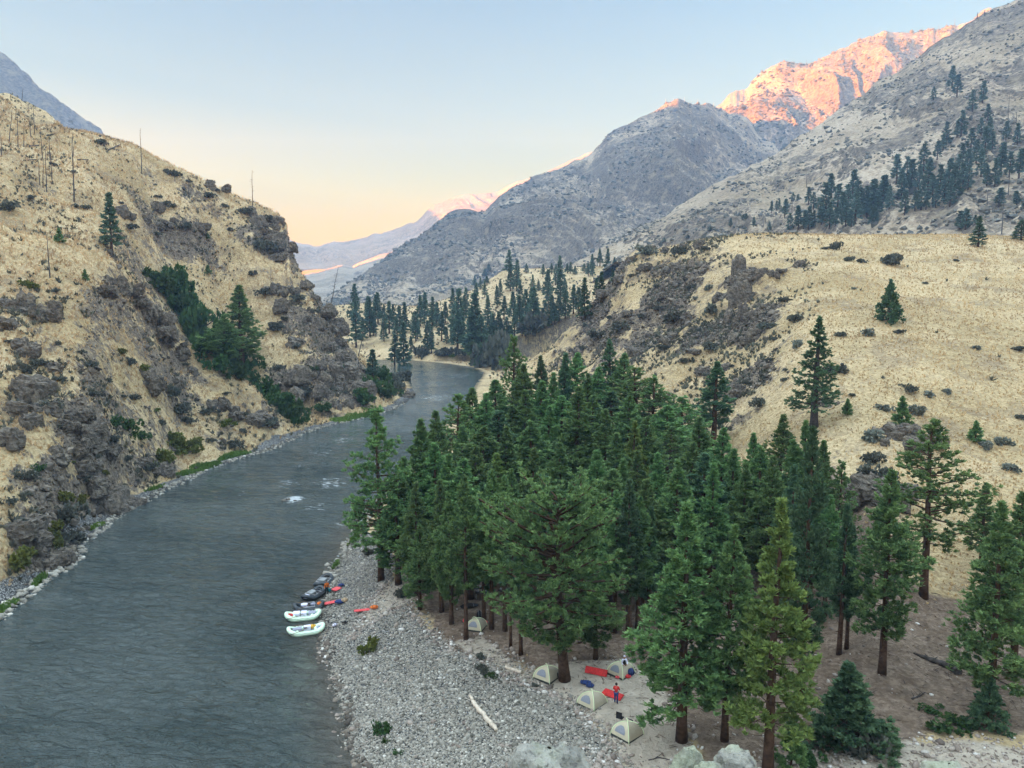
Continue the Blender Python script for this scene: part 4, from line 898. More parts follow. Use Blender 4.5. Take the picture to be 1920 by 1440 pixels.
for (kd, u, v, w, lb, hk) in [
  ('olive',36,1062,66,'large yellow-green bush near the river at the left edge',1.2),('olive',76,1025,50,'olive bush right behind the large yellow-green one',1.1),('olive',100,998,34,'small yellow-green bush above the dark streamside bushes',1),('grey',125,985,70,'dark bush overhanging the lower left bank',1.1),('grey',140,1018,50,'dark bush beside the pale driftwood on the left bank',1.1),
  ('olive',122,945,44,'olive bush in the middle of the dark lower left bushes',1),('olive',150,945,30,'small olive bush near the lower left rock face',1),('green',70,882,26,'small round green bush alone in dry grass at left',1),('grey',50,905,40,'grey bush below the small round green bush',1),
  ('olive',305,868,56,'broad yellow-green bush above the green river strip',1),('olive',340,855,60,'bright yellow-green bush touching the green river strip',1),('olive',325,832,50,'olive bush upslope of the green river strip',1),('olive',370,842,40,'small yellow-green bush right of the bright one',1),
  ('green',215,800,30,'green bush heading the ravine above the green river strip',1.1),('green',240,812,34,'green bush second in the ravine row',1),('green',265,826,34,'green bush third in the ravine row',1),
  ('green',520,765,60,'large green bush in the gully mouth',1.3),('green',548,785,56,'green bush at the gully mouth beside the water',1.3),('green',500,745,46,'green bush up in the gully mouth',1.2),
  ('green',300,545,60,'green bush at the head of the green gully',1.5),('green',330,560,64,'tall green bush in the upper green gully',1.6),('green',345,595,60,'green bush in the middle of the green gully',1.6),('green',370,630,64,'green bush lower in the green gully',1.5),('green',395,665,66,'green bush below the gully fir, left',1.4),('green',430,690,60,'green bush at the foot of the gully fir',1.4),('green',460,700,50,'green bush right of the gully fir foot',1.3),
  ('green',318,520,46,'pale green bush at the top end of the gully',1.2),
  ('green',700,735,46,'green bush on the bank under the river spur',1.2),('green',725,745,50,'dark green bush on the spur bank',1.2),('green',680,755,46,'green bush at the cliff foot by the water',1.3),('grey',745,735,44,'dark bush on the rock at the river bend',1.2),('green',715,715,40,'bush on the lower spur slope',1.2),('grey',735,715,34,'grey bush above the rock at the river bend',1.1),
  ('grey',755,715,40,'bush hanging over the tip of the spur',1.2),('grey',790,668,36,'round bush across the water from the spur tip',1,),('grey',835,668,40,'low bush on the far bank left of the tall pines',1),('grey',860,668,30,'dark bush on the far bank under the tall pines',1),('green',905,686,44,'low green bush at the far bank corner',.8),
  ('grey',935,690,80,'leafless grey bush mass at the grove back, beside the far water',1.8),('grey',1003,668,60,'dark rounded bush at the foot of the scree',1.2),
  ('olive',692,1222,36,'green-yellow bush alone on the upper cobble bar',1.3),('green',718,1374,34,'bright green bush alone on the lower cobble bar',1.2),('green',745,1415,18,'tiny green plant on the lower cobble bar',1),('green',722,1393,14,'tiny sprig under the bright cobble bar bush',1),('grey',905,1262,26,'dark low bush between cobble bar and camp',1),('green',922,1272,22,'small green bush between cobble bar and camp',1),('grey',1003,1290,16,'tiny dark bush left of the first camp tent',1),('grey',900,1235,22,'twiggy bush near the long bare trunk',1),
  ('grey',1625,1405,80,'blue-grey bush in front of the small conical conifer',1.1),('green',1790,1365,70,'low green bush on brown duff near the bottom right',.8),('green',1745,1335,40,'low plant left of the bottom right green bush',.6),('green',1520,1432,40,'leafy plant beside the bright front pine at the bottom',1),
  ('grey',757,1120,30,'leafless twiggy bush at the sandy edge of the grove',1.6),('grey',690,1042,26,'grey-green bush on the stones under the river-edge pine',1.3),
  ('grey',1566,468,24,'dark juniper bush near the far edge of the bench',1.3),('grey',1548,468,16,'small bush left of the bench juniper',.9),('grey',1590,490,22,'left of two low dark bushes on the bench',.8),('grey',1613,493,20,'right of two low dark bushes on the bench',.8),('grey',1672,497,56,'wide dark bush on the bench',.8),('grey',1794,491,10,'tiny lone bush far right on the bench',1.1),
  ('sage',1624,630,32,'grey sagebrush below the lone bench pine',1),('grey',1686,625,22,'low dark bush below the lone bench pine, right',.8),('grey',1575,632,20,'dark bush left of the sagebrush on the bench slope',1.2),('sage',1735,533,14,'small bush on the pale band of the bench',.7),('sage',1603,543,14,'tiny bush on the bench left of the pine',.8),('grey',1912,658,28,'dark boulder-like bush at the right edge of the bench',.7),('grey',1915,785,24,'dark bush at the right edge above the open pine',.8),
  ('sage',1742,745,30,'sagebrush on the slope, upper of a loose group',.9),('sage',1775,738,22,'brownish sagebrush right of the slope group',.9),('sage',1718,780,36,'round pale sagebrush beside the small slope pine',1.1),('sage',1630,826,44,'pale sagebrush over the small rock ledge',1),('sage',1848,840,34,'left of twin pale sagebrushes above the open pine',.9),('sage',1880,836,34,'right of twin pale sagebrushes above the open pine',.9),('sage',1893,884,32,'pale sagebrush on the slope at the right',.9),('sage',1832,655,22,'flat sagebrush on the open bench slope',.6),
  ('grey',1650,900,60,'dark bush above the slope rock face',1),('grey',1640,870,40,'bush on the grassy slope above the rock face',1)]:
    shrub(kd, u, v, w, lb, None, hk, 3)
rsS = np.random.RandomState(4)
for (u, v, w) in [(288,530,44),(310,548,46),(322,575,50),(338,588,50),(356,612,54),(365,645,54),(385,650,54),(405,690,50),(445,715,44),(470,722,40),(420,650,50),(440,670,50),(395,635,46),(495,735,40),(535,770,46),(560,795,36)]:
    shrub('green', u, v, w, 'leafy green bush in the continuous brush of the diagonal gully', 'bushes filling the green gully', 1.25, 1)
for (region, pts, kinds) in [
  ('on the lower left slope', [(20,640),(60,655),(70,690),(40,700),(110,650),(150,660),(120,720),(170,690),(230,665),(240,690),(200,720),(270,700),(180,740),(90,770),(60,800),(110,800),(150,775),(230,745),(260,760),(290,770),(320,740),(330,775),(210,840),(180,860),(240,860),(200,890),(160,905),(230,915),(270,885),(250,900),(120,870),(20,950),(30,985),(40,930),(300,800),(355,790),(390,780),(420,800),(450,810),(400,830),(440,835),(300,650),(350,690),(420,740),(460,780),(500,800),(60,540),(110,545)], ['grey']*5+['olive']),
  ('on the cliff spur by the river', [(560,560),(590,590),(540,600),(510,620),(560,650),(610,660),(640,690),(590,700),(620,730),(570,740),(600,770),(650,740),(530,690),(500,560),(660,700),(545,545),(470,520)], ['grey']*4+['green']),
  ('on the upper left hillside', [(370,318),(390,345),(400,355),(185,268),(290,280),(330,330),(310,390),(300,375),(420,390),(455,400),(500,420),(385,370),(350,345),(330,395),(150,390),(225,385),(140,330),(100,310),(240,430),(290,440),(350,440),(60,380),(20,400),(480,450),(500,470),(430,440)], ['grey']*4),
  ('on the rocky slope above the grove', [(1180,520),(1240,540),(1230,580),(1290,540),(1310,560),(1330,550),(1200,600),(1160,620),(1270,600),(1310,620),(1340,590),(1370,650),(1410,650),(1440,620),(1490,600),(1470,570),(1250,660),(1290,680),(1340,660),(1370,690),(1450,680),(1440,715),(1470,720),(1450,640),(1400,720),(1330,710),(1120,640),(1090,660),(1140,600),(1100,610),(1430,760),(1480,700),(1500,650),(1350,620),(1210,480),(1270,480),(1320,470),(1600,745),(1660,770),(1700,730),(1560,700),(1640,860)], ['grey']*4+['sage'])]:
    for i, (u, v) in enumerate(pts):
        kd = kinds[rsS.randint(len(kinds))]
        big = rsS.rand() < .4
        s_ = ('large ' if big else 'small ')
        shrub(kd, u+rsS.uniform(-6, 6), v+rsS.uniform(-4, 4), rsS.uniform(26, 42) if big else rsS.uniform(12, 22), s_+SHN[kd][0]+region, s_+SHN[kd][0].strip()+'s '+region, rsS.uniform(.7, 1.1))
# ------------------------------------------------------------------ loose stones and grass: nobody could count them
def ico():
    t = (1+5**.5)/2
    v = np.array([[-1,t,0],[1,t,0],[-1,-t,0],[1,-t,0],[0,-1,t],[0,1,t],[0,-1,-t],[0,1,-t],[t,0,-1],[t,0,1],[-t,0,-1],[-t,0,1]], float); v /= np.linalg.norm(v[0])
    f = np.array([[0,11,5],[0,5,1],[0,1,7],[0,7,10],[0,10,11],[1,5,9],[5,11,4],[11,10,2],[10,7,6],[7,1,8],[3,9,4],[3,4,2],[3,2,6],[3,6,8],[3,8,9],[4,9,5],[2,4,11],[6,2,10],[8,6,7],[9,8,1]])
    return v, f
ICV, ICF = ico()
def stones(name, x, y, size, mtl, label, cat, seed, flat=(.45, .8), sink=.25, jag=.18, smooth=True):
    rs = np.random.RandomState(seed); n = len(x); z = sample(Z2, x, y)
    V = ICV[None]*(1+rs.normal(0, jag, (n, 12, 1)))
    S = np.stack([rs.uniform(.7, 1.35, n), rs.uniform(.6, 1.1, n), rs.uniform(flat[0], flat[1], n)], -1)*size[:, None]
    V = V*S[:, None]
    a = rs.uniform(0, 6.28, n); ca, sa = np.cos(a)[:, None], np.sin(a)[:, None]
    V = np.stack([V[..., 0]*ca-V[..., 1]*sa, V[..., 0]*sa+V[..., 1]*ca, V[..., 2]], -1)
    V += np.stack([x, y, z+S[:, 2]*(1-2*sink)*.6], -1)[:, None]
    F = (ICF[None]+np.arange(n)[:, None, None]*12).reshape(-1, 3)
    t = np.clip(np.repeat(rs.normal(.5, .27, n), 12), 0, 1)
    o = link(name, new_mesh(name, V.reshape(-1, 3), F, [mtl], None, smooth, dict(tint=t)))
    return tag(o, label, cat, kind='stuff')
def stone_mat(name, stops, s=9):
    m, nt = mat(name); k = N(nt); p = k.pos(); nz = k.noise(p, s, 4, .6)
    cc = k.ramp(k.attr('tint'), stops); cc = k.mix(k.rng(nz, .3, .7), k.mix(1., cc, (.72, .72, .72), 'MULTIPLY'), cc)
    k.out(k.bsdf(cc, .85, k.bump(nz, .5, .05), .25)); return m
m_cob = stone_mat('cobble_stone', [(0, (.13, .125, .105)), (.35, (.285, .265, .225)), (.7, (.40, .375, .32)), (.92, (.48, .45, .39)), (1, (.64, .61, .54))])
m_cob_warm = stone_mat('tan_cobble_stone', [(0, (.16, .13, .11)), (.4, (.34, .28, .235)), (.8, (.52, .46, .40)), (1, (.78, .75, .70))])
m_rub = stone_mat('rubble_stone', [(0, (.055, .048, .042)), (.5, (.15, .128, .105)), (.85, (.24, .205, .165)), (1, (.36, .31, .25))], 4)
def scatter(n, x0, x1, y0, y1, wfun, seed, near=1.0):
    rs = np.random.RandomState(seed); xs, ys = [], []
    got = 0
    while got < n:
        m = n*4; u = rs.rand(m)
        y = y0*(y1/y0)**u if near else rs.uniform(y0, y1, m)
        x = rs.uniform(x0, x1, m)
        ok = (np.abs(x/y) < .80)
        x, y = x[ok], y[ok]
        w = wfun(x, y); ok = rs.rand(len(x)) < w
        xs.append(x[ok]); ys.append(y[ok]); got += ok.sum()
        if got == 0: break
    return np.concatenate(xs)[:n], np.concatenate(ys)[:n]
rs = np.random.RandomState(3)
wc = lambda x, y: np.clip(sample(cob, x, y), 0, 1)*(sample(sdr, x, y) > -.6)*(x > -25)*np.clip(1.3-y/120, .25, 1)
x, y = scatter(60000, -24, 14, 48, 115, wc, 1)
stones('cobbles', x, y, np.clip(rs.lognormal(math.log(.072), .40, len(x)), .035, .30), m_cob, 'pale grey river cobbles covering the bar', 'cobbles', 2)
wc2 = lambda x, y: np.clip(sample(cob, x, y), 0, 1)*sstep(.5, .0, np.abs(sample(cob, x, y)-.55))*.6+.10*np.clip(sample(sand, x, y)*(1-sample(sand, x, y))*4, 0, 1)
x, y = scatter(5000, -20, 45, 48, 90, wc2, 5)
stones('tan_stones', x, y, np.clip(rs.lognormal(math.log(.10), .5, len(x)), .04, .4), m_cob_warm, 'tan and white stones scattered where the bar meets the camp sand', 'stones', 6)
wd = lambda x, y: np.clip(sample(dirt, x, y), 0, 1)*.5
x, y = scatter(900, -15, 55, 48, 100, wd, 8)
stones('duff_stones', x, y, np.clip(rs.lognormal(math.log(.09), .5, len(x)), .04, .3), m_cob_warm, 'small pale stones lying on the brown forest floor', 'stones', 9)
ws = lambda x, y: (np.abs(sample(sdr, x, y)-.3) < .9)*(x < -22)*1.
x, y = scatter(1700, -70, -22, 70, 260, ws, 11)
stones('bank_stones', x, y, np.clip(rs.lognormal(math.log(.24), .4, len(x)), .1, .8), m_cob, 'line of pale stones along the left river bank', 'stones', 12)
ws = lambda x, y: (np.abs(sample(sdr, x, y)+.1) < .9)*(x > -24)*1.
x, y = scatter(900, -24, -5, 48, 120, ws, 13)
stones('shore_stones', x, y, np.clip(rs.lognormal(math.log(.15), .4, len(x)), .07, .45), m_rub, 'dark wet stones along the edge of the cobble bar', 'stones', 14)
wr_ = lambda x, y: np.clip(sample(rock, x, y)-.42, 0, 1)*(sample(sdr, x, y) > 1.)
x, y = scatter(5000, -220, -22, 80, 350, wr_, 15)
stones('rubble', x, y, np.clip(rs.lognormal(math.log(.24), .5, len(x)), .1, 1.1), m_rub, 'dark angular rubble over the rocky parts of the left slope', 'rubble', 16, (.5, 1.1), .3, .28, False)
x, y = scatter(7000, 5, 110, 85, 330, wr_, 17)
stones('scree', x, y, np.clip(rs.lognormal(math.log(.25), .5, len(x)), .1, 1.1), m_rub, 'dark scree and broken rock on the slope above the grove', 'scree', 18, (.5, 1.1), .3, .28, False)
def tufts(name, x, y, h, mtl, label, cat, seed, k=4, wid=.5):
    rs = np.random.RandomState(seed); z = sample(Z2, x, y); n = len(x)
    nz = fbm(x/7, y/7, 0, 3, seed)
    V, F, T = spray(np.stack([x, y, z], -1), np.tile([0, 0, 1.], (n, 1)), k, h, wid, rs, .75, np.clip(.45+.5*nz, 0, 1), .25)
    o = link(name, new_mesh(name, V, [F[1], F[0]], [mtl], attrs=dict(tint=T))); return tag(o, label, cat, kind='stuff')
dry = lambda x, y: np.clip(1-1.7*sample(rk, x, y)-sample(dirt, x, y)-sample(cob, x, y)-sample(sand, x, y)-sample(green, x, y), 0, 1)*(sample(sdr, x, y) > 2)
x, y = scatter(26000, -230, -30, 80, 330, dry, 21)
tufts('dry_grass', x, y, np.random.RandomState(1).uniform(.35, .8, len(x))*(.6+y/260), m_dry, 'dry straw-coloured grass on the left hillside', 'grass', 22, 4, .13)
x, y = scatter(24000, 0, 210, 62, 285, dry, 23)
tufts('bench_grass', x, y, np.random.RandomState(2).uniform(.22, .45, len(x))*(.6+y/260), m_dry, 'dry straw-coloured grass on the right bench and slope', 'grass', 24, 4, .12)
gr_ = lambda x, y: np.clip(sample(green, x, y)*1.3-.3, 0, 1)*(sample(sdr, x, y) > .2)
x, y = scatter(5000, -90, 0, 70, 300, gr_, 25)
tufts('green_grass', x, y, np.random.RandomState(3).uniform(.35, .7, len(x)), m_turf, 'bright green grass in strips along the river edge', 'grass', 26, 5, .12)

# low scrub: dots of sage and brush, too many to count
m_scr = leaf_mat('low_scrub', (.075, .080, .062), (.19, .195, .145), .1, .0)
scr = lambda x, y: np.clip(.25+1.3*sample(rk, x, y), 0, 1)*(sample(sdr, x, y) > 2)*np.clip(1-sample(dirt, x, y)-sample(sand, x, y), 0, 1)*(fbm(x/12, y/12, 0, 3, 7) > -.15)
x, y = scatter(5200, -220, -24, 80, 340, scr, 27)
tufts('left_scrub', x, y, np.random.RandomState(4).uniform(.35, 1.2, len(x)), m_scr, 'low grey scrub dotted over the left slope', 'scrub', 28, 14, .16)
scr2 = lambda x, y: scr(x, y)*np.clip((1500-960-FPX*x/y)/200+.25, .006, 1)
x, y = scatter(5200, 0, 150, 85, 320, scr2, 29)
tufts('right_scrub', x, y, np.random.RandomState(5).uniform(.35, 1.1, len(x)), m_scr, 'low grey sage scrub dotted over the slope above the grove', 'scrub', 30, 14, .16)
def far_scrub(name, patch, n, s0, s1, label, seed, tlo=.1, dk=1.):
    Yg, Zg, a0, a1 = PATCHES[patch]; rs = np.random.RandomState(seed); na, nt = Yg.shape; nt -= 24
    i = rs.randint(0, na, n*3); j = rs.randint(int(nt*tlo), nt, n*3)
    a = a0+(a1-a0)*i/(na-1); yy = Yg[i, j]; xx = a*yy; zz = Zg[i, j]
    ok = fbm(xx/(s1*14), yy/(s1*14), zz/(s1*14), 3, seed) > rs.uniform(-.35, .35, n*3); xx, yy, zz = xx[ok][:n], yy[ok][:n], zz[ok][:n]; m = len(xx)
    size = np.clip(rs.lognormal(math.log(s0), .45, m), s0*.5, s1)
    S = np.stack([rs.uniform(.7, 1.4, m), rs.uniform(.7, 1.4, m), rs.uniform(.5, 1.1, m)], -1)*size[:, None]
    V = ICV[None]*(1+rs.normal(0, .28, (m, 12, 1)))*S[:, None]+np.stack([xx+rs.normal(0, 4, m)*0, yy, zz+S[:, 2]*.3], -1)[:, None]
    F = (ICF[None]+np.arange(m)[:, None, None]*12).reshape(-1, 3)
    tag(link(name, new_mesh(name, V.reshape(-1, 3), F, [m_fscr], None, False, dict(tint=np.clip(np.repeat(rs.normal(.45, .3, m), 12), 0, 1)))), label, 'scrub', kind='stuff')
m_fscr = leaf_mat('far_scrub_leaves', (.075, .080, .072), (.17, .16, .13), 0, 0)
far_scrub('mountainside_scrub', 1, 5200, 1.0, 2.6, 'dark brush and outcrops dotted over the right mountainside', 71, .03)
far_scrub('middle_mountain_scrub', 2, 8500, 1.7, 4.2, 'dark brush and trees dotted over the blue middle mountain', 72, .05)
far_scrub('sunlit_mountain_scrub', 3, 3500, 2.6, 7, 'burnt trees and outcrops dotted over the sunlit mountain', 73, .1)

# litter of twigs and cones on the forest floor
m_lit = leaf_mat('forest_litter', (.07, .05, .038), (.24, .18, .13), 0, 0)
x, y = scatter(5200, -15, 58, 48, 100, lambda x, y: np.clip(sample(dirt, x, y)+.25*sample(sand, x, y), 0, 1)*.5, 31)
rs = np.random.RandomState(32); n = len(x); an = rs.uniform(0, 6.28, n)
V, F, T = spray(np.stack([x, y, sample(Z2, x, y)+.03], -1), np.stack([np.cos(an), np.sin(an), 0*an+.03], -1)*4, 2, rs.uniform(.15, 1.0, n), .045, rs, .5)
tag(link('litter', new_mesh('litter', V, [F[1], F[0]], [m_lit], attrs=dict(tint=T))), 'twigs and bark litter strewn over the brown forest floor', 'litter', kind='stuff')

vs = lambda x, y: (sample(sdr, x, y) > 3)*(fbm(x/30, y/30, 0, 3, 8) > -.25)*np.where(y < 360, (x > -10), 1)
x, y = scatter(4200, -300, 170, 335, 760, vs, 33)
tufts('valley_scrub', x, y, np.random.RandomState(6).uniform(.6, 1.8, len(x)), m_scr, 'low grey scrub over the benches beyond the river bend', 'scrub', 34, 12, .3)
x, y = scatter(9000, -300, 170, 335, 760, lambda x, y: (sample(sdr, x, y) > 3)*1., 35)
tufts('valley_grass', x, y, np.random.RandomState(7).uniform(.5, 1.1, len(x)), m_dry, 'dry straw-coloured grass over the benches beyond the river bend', 'grass', 36, 4, .3)
# ------------------------------------------------------------------ camp, boats and people
def gp(u, v, z=None):
    """spot on the land seen at pixel u, v"""
    h = base_hit(u, v); return h
def ground_z(x, y): return max(gz(x, y), 0.)
m_raft_w = simple('white_raft_rubber', (.74, .95, .74), .45, .06, 3, .4)
m_raft_d = simple('dark_raft_rubber', (.035, .045, .055), .4, .3, 3, .4)
m_grey_floor = simple('raft_floor_fabric', (.28, .30, .31), .7, .15, 5)
m_alu = simple('aluminium_tube', (.55, .56, .58), .35, .1, 5, .5, .9)
m_red = simple('red_fabric', (.62, .035, .035), .65, .18, 6)
m_coral = simple('coral_red_pad', (.78, .10, .11), .65, .1, 6)
m_orange = simple('orange_fabric', (.72, .17, .03), .65, .15, 6)
m_blue = simple('navy_fabric', (.025, .05, .17), .65, .25, 6)
m_teal = simple('teal_fabric', (.02, .22, .25), .6, .2, 6)
m_black = simple('black_fabric', (.018, .018, .022), .7, .3, 6)
m_tan = simple('tan_canvas', (.50, .36, .22), .75, .15, 6)
m_white = simple('white_plastic', (.78, .78, .95), .4, .05, 6)
m_yellow = simple('yellow_fabric', (.75, .42, .05), .6, .15, 6)
m_lilac = simple('grey_blue_box', (.33, .34, .44), .5, .1, 6)
m_wood = simple('brown_wood', (.20, .12, .07), .8, .25, 8)
m_skin = simple('skin', (.45, .26, .18), .55, .05, 10)
m_hair = simple('dark_hair', (.03, .022, .018), .6, .2, 20)
m_tentl = simple('cream_tent_cloth', (.59, .54, .385), .7, .05, 3)
m_tents = simple('beige_tent_cloth', (.43, .385, .29), .7, .05, 3)
m_mesh = simple('grey_tent_mesh', (.27, .29, .33), .8, .1, 10)
m_dgrn = simple('dark_tent_skirt', (.045, .05, .045), .7, .1, 5)
m_seam = simple('tent_pole_sleeve', (.78, .95, .58), .6, .05, 5)

def raft(p0, p1, mtl, label, oars=True, boxes=()):
    (x0, y0), (x1, y1) = on_level(*p0, .3), on_level(*p1, .3)
    Lr = math.hypot(x1-x0, y1-y0); yaw = math.atan2(y1-y0, x1-x0)
    Lr = min(max(Lr, 3.7), 5.4); W = 2.0; r = .27
    o = empty('raft', ((x0+x1)/2, (y0+y1)/2, .0), yaw); tag(o, label, 'raft', 'inflatable rafts pulled up at the cobble bar')
    n = 44; t = np.arange(n)*2*PI/n
    hx, hy = Lr/2-r, W/2-r
    ex = np.sign(np.cos(t))*np.abs(np.cos(t))**.62*hx; ey = np.sign(np.sin(t))*np.abs(np.sin(t))**.75*hy
    ez = r*.75+.42*np.clip((np.abs(ex)/hx-.52)/.48, 0, 1)**1.8
    pts = np.stack([ex, ey, ez], -1); T = np.roll(pts, -1, 0)-np.roll(pts, 1, 0); T /= np.linalg.norm(T, axis=1)[:, None]
    A = np.cross(T, [0, 0, 1.]); A /= np.linalg.norm(A, axis=1)[:, None]; B = np.cross(A, T)
    k = 12; th = np.arange(k+1)*2*PI/k; rr = r*(1-.25*np.clip((np.abs(ex)/hx-.8)/.2, 0, 1))
    V = pts[:, None]+rr[:, None, None]*(np.cos(th)[None, :, None]*A[:, None]+np.sin(th)[None, :, None]*B[:, None])
    m = MB(); m.add(V.reshape(-1, 3), grid_faces(n, k+1, True)); m.build('tube', mtl, o, True)
    fl = MB(); q = pts.copy(); q[:, 2] = r*.55+.8*(ez-r*.75); c = q.mean(0); c[2] = r*.5
    rings = np.stack([q*.96, q*.6+c*.4*np.array([1, 1, 1]), np.tile(c, (n, 1))], 1); rings[:, 1, 2] = r*.5; fl.add(rings.reshape(-1, 3), grid_faces(n, 3, True)); fl.build('floor', m_grey_floor, o, True)
    for xx in (-.22*Lr, .24*Lr):
        b = MB(); b.tube(np.array([[xx, -hy, .36], [xx, 0, .38], [xx, hy, .36]]), .17, 10); b.build('thwart', mtl, o, True)
    f = MB(); fx = .17*Lr; z = r*1.9
    for yy in (-hy, hy): f.tube(np.array([[-fx, yy, z], [fx, yy, z]]), .03, 6)
    for xx in (-fx, 0, fx): f.tube(np.array([[xx, -hy, z], [xx, hy, z]]), .03, 6)
    f.build('frame', m_alu, o)
    st = MB(); st.box((-.02*Lr, 0, z+.08), (.36, .5, .08), 0, .03); st.build('seat', m_black, o)
    rp = MB()
    for sy in (-1, 1):
        s = np.linspace(-.40, .40, 9)*Lr; rp.tube(np.stack([s, np.full(9, sy*(W/2-.02))*np.clip(1.12-np.abs(s/Lr)**2*1.6, 0, 1), .34+.03*np.cos(np.arange(9)*PI)+.35*np.clip(np.abs(s)/hx-.6, 0, 1)], -1), .012, 4)
    rp.build('grab_line', m_black if mtl == m_raft_w else m_grey_floor, o)
    if oars:
        for sy in (-1, 1):
            a = MB(); a.tube(np.array([[.1, sy*.25, z+.12], [-.5, sy*hy*1.05, z+.08], [-1.6*Lr/4.6, sy*(hy+.25), z-.05]]), .025, 6)
            oa = a.build('oar', m_wood, o); bl = MB(); bl.box((-1.6*Lr/4.6-.25, sy*(hy+.30), z-.07), (.6, .16, .03), -sy*.2, .01); bl.build('blade', m_black, oa)
    ca, sa = math.cos(yaw), math.sin(yaw)
    for (nm, kind, bx, by, sx, sy_, sz, mm, lb, ct) in boxes:
        b = MB(); zz = z+.03 if kind == 'box' else r*1.5
        wx, wy = o.location.x+bx*ca-by*sa, o.location.y+bx*sa+by*ca
        if kind == 'box':
            q = empty(nm, (wx, wy, r*.75), yaw); b.box((0, 0, sz/2), (sx, sy_, sz*.84), 0, .04); b.build('body', mm, q)
            l = MB(); l.box((0, 0, sz*.96), (sx*1.04, sy_*1.04, sz*.14), 0, .03); l.build('lid', mm, q)
            h_ = MB(); h_.tube(np.array([[-.12, -sy_*.54, sz*.6], [0, -sy_*.60, sz*.63], [.12, -sy_*.54, sz*.6]]), .015, 5); h_.build('handle', m_black, q)
        else:
            q = empty(nm, (wx, wy, r*.8), yaw+.4); b.blob((0, 0, sz/2), (sx/2, sy_/2, sz/2), int(bx*10)+7, .18, 16, 10); b.build('body', mm, q, True)
            l = MB(); s = np.linspace(0, PI, 9); l.tube(np.stack([0*s, np.cos(s)*sy_*.5, sz/2+np.sin(s)*sz*.5], -1), .025, 5); l.build('strap', m_black if mm != m_black else m_grey_floor, q)
        tag(q, lb, ct, 'cargo on the rafts')
raft((536,1186), (611,1176), m_raft_w, 'nearest white raft, lowest of the five boats', True, [
  ('cooler','box',-.9,-.1,.9,.55,.45,m_lilac,'grey-blue box amidships in the nearest white raft','box'),('cooler','box',.15,.2,.7,.5,.45,m_white,'white cooler in the nearest white raft','cooler'),
  ('dry_bag','bag',.75,.25,.7,.5,.5,m_yellow,'yellow bag on top of the nearest white raft','bag'),('dry_bag','bag',-1.45,.1,.6,.6,.4,m_black,'black bag at the river end of the nearest white raft','bag'),('dry_bag','bag',1.3,-.1,.7,.5,.4,m_lilac,'grey-blue bag at the bow of the nearest white raft','bag')])
raft((532,1157), (604,1151), m_raft_w, 'second white raft, beside the black rafts', True, [
  ('dry_bag','bag',-1.4,0,.8,.6,.4,m_red,'red bag in the stern of the second white raft','bag'),('cooler','box',-.7,.05,.7,.8,.5,m_white,'white cooler left of the frame in the second white raft','cooler'),
  ('cooler','box',.1,.05,.6,.8,.5,m_white,'white cooler in the middle of the second white raft','cooler'),('cooler','box',1.0,.1,.8,.7,.4,m_lilac,'pale box near the bow of the second white raft','box')])
raft((552,1140), (606,1134), m_raft_d, 'black raft touching the second white raft', True, [
  ('cooler','box',-.5,.0,.7,.5,.45,m_white,'small white cooler in the black raft beside the white ones','cooler'),('dry_bag','bag',1.2,0,.6,.6,.5,m_orange,'brown orange bag in the bow of the black raft beside the white ones','bag'),('dry_bag','bag',.5,.2,.7,.5,.4,m_lilac,'grey bag amid the black raft beside the white ones','bag')])
raft((570,1124), (604,1104), m_raft_d, 'black raft in the middle, turned toward the shore', False, [
  ('cooler','box',-.3,0,1.0,.7,.5,m_grey_floor,'grey box in the middle black raft','box'),('dry_bag','bag',.9,0,.8,.7,.5,m_black,'black bag in the middle black raft','bag'),('cooler','box',-1.2,.1,.5,.6,.4,m_white,'white box at the river end of the middle black raft','box')])
raft((596,1101), (617,1080), m_raft_d, 'farthest black raft at the end of the row', False, [
  ('cooler','box',-.2,0,1.0,.8,.5,m_grey_floor,'grey box in the farthest black raft','box'),('dry_bag','bag',1.0,0,.8,.7,.6,m_black,'dark bag in the bow of the farthest black raft','bag')])

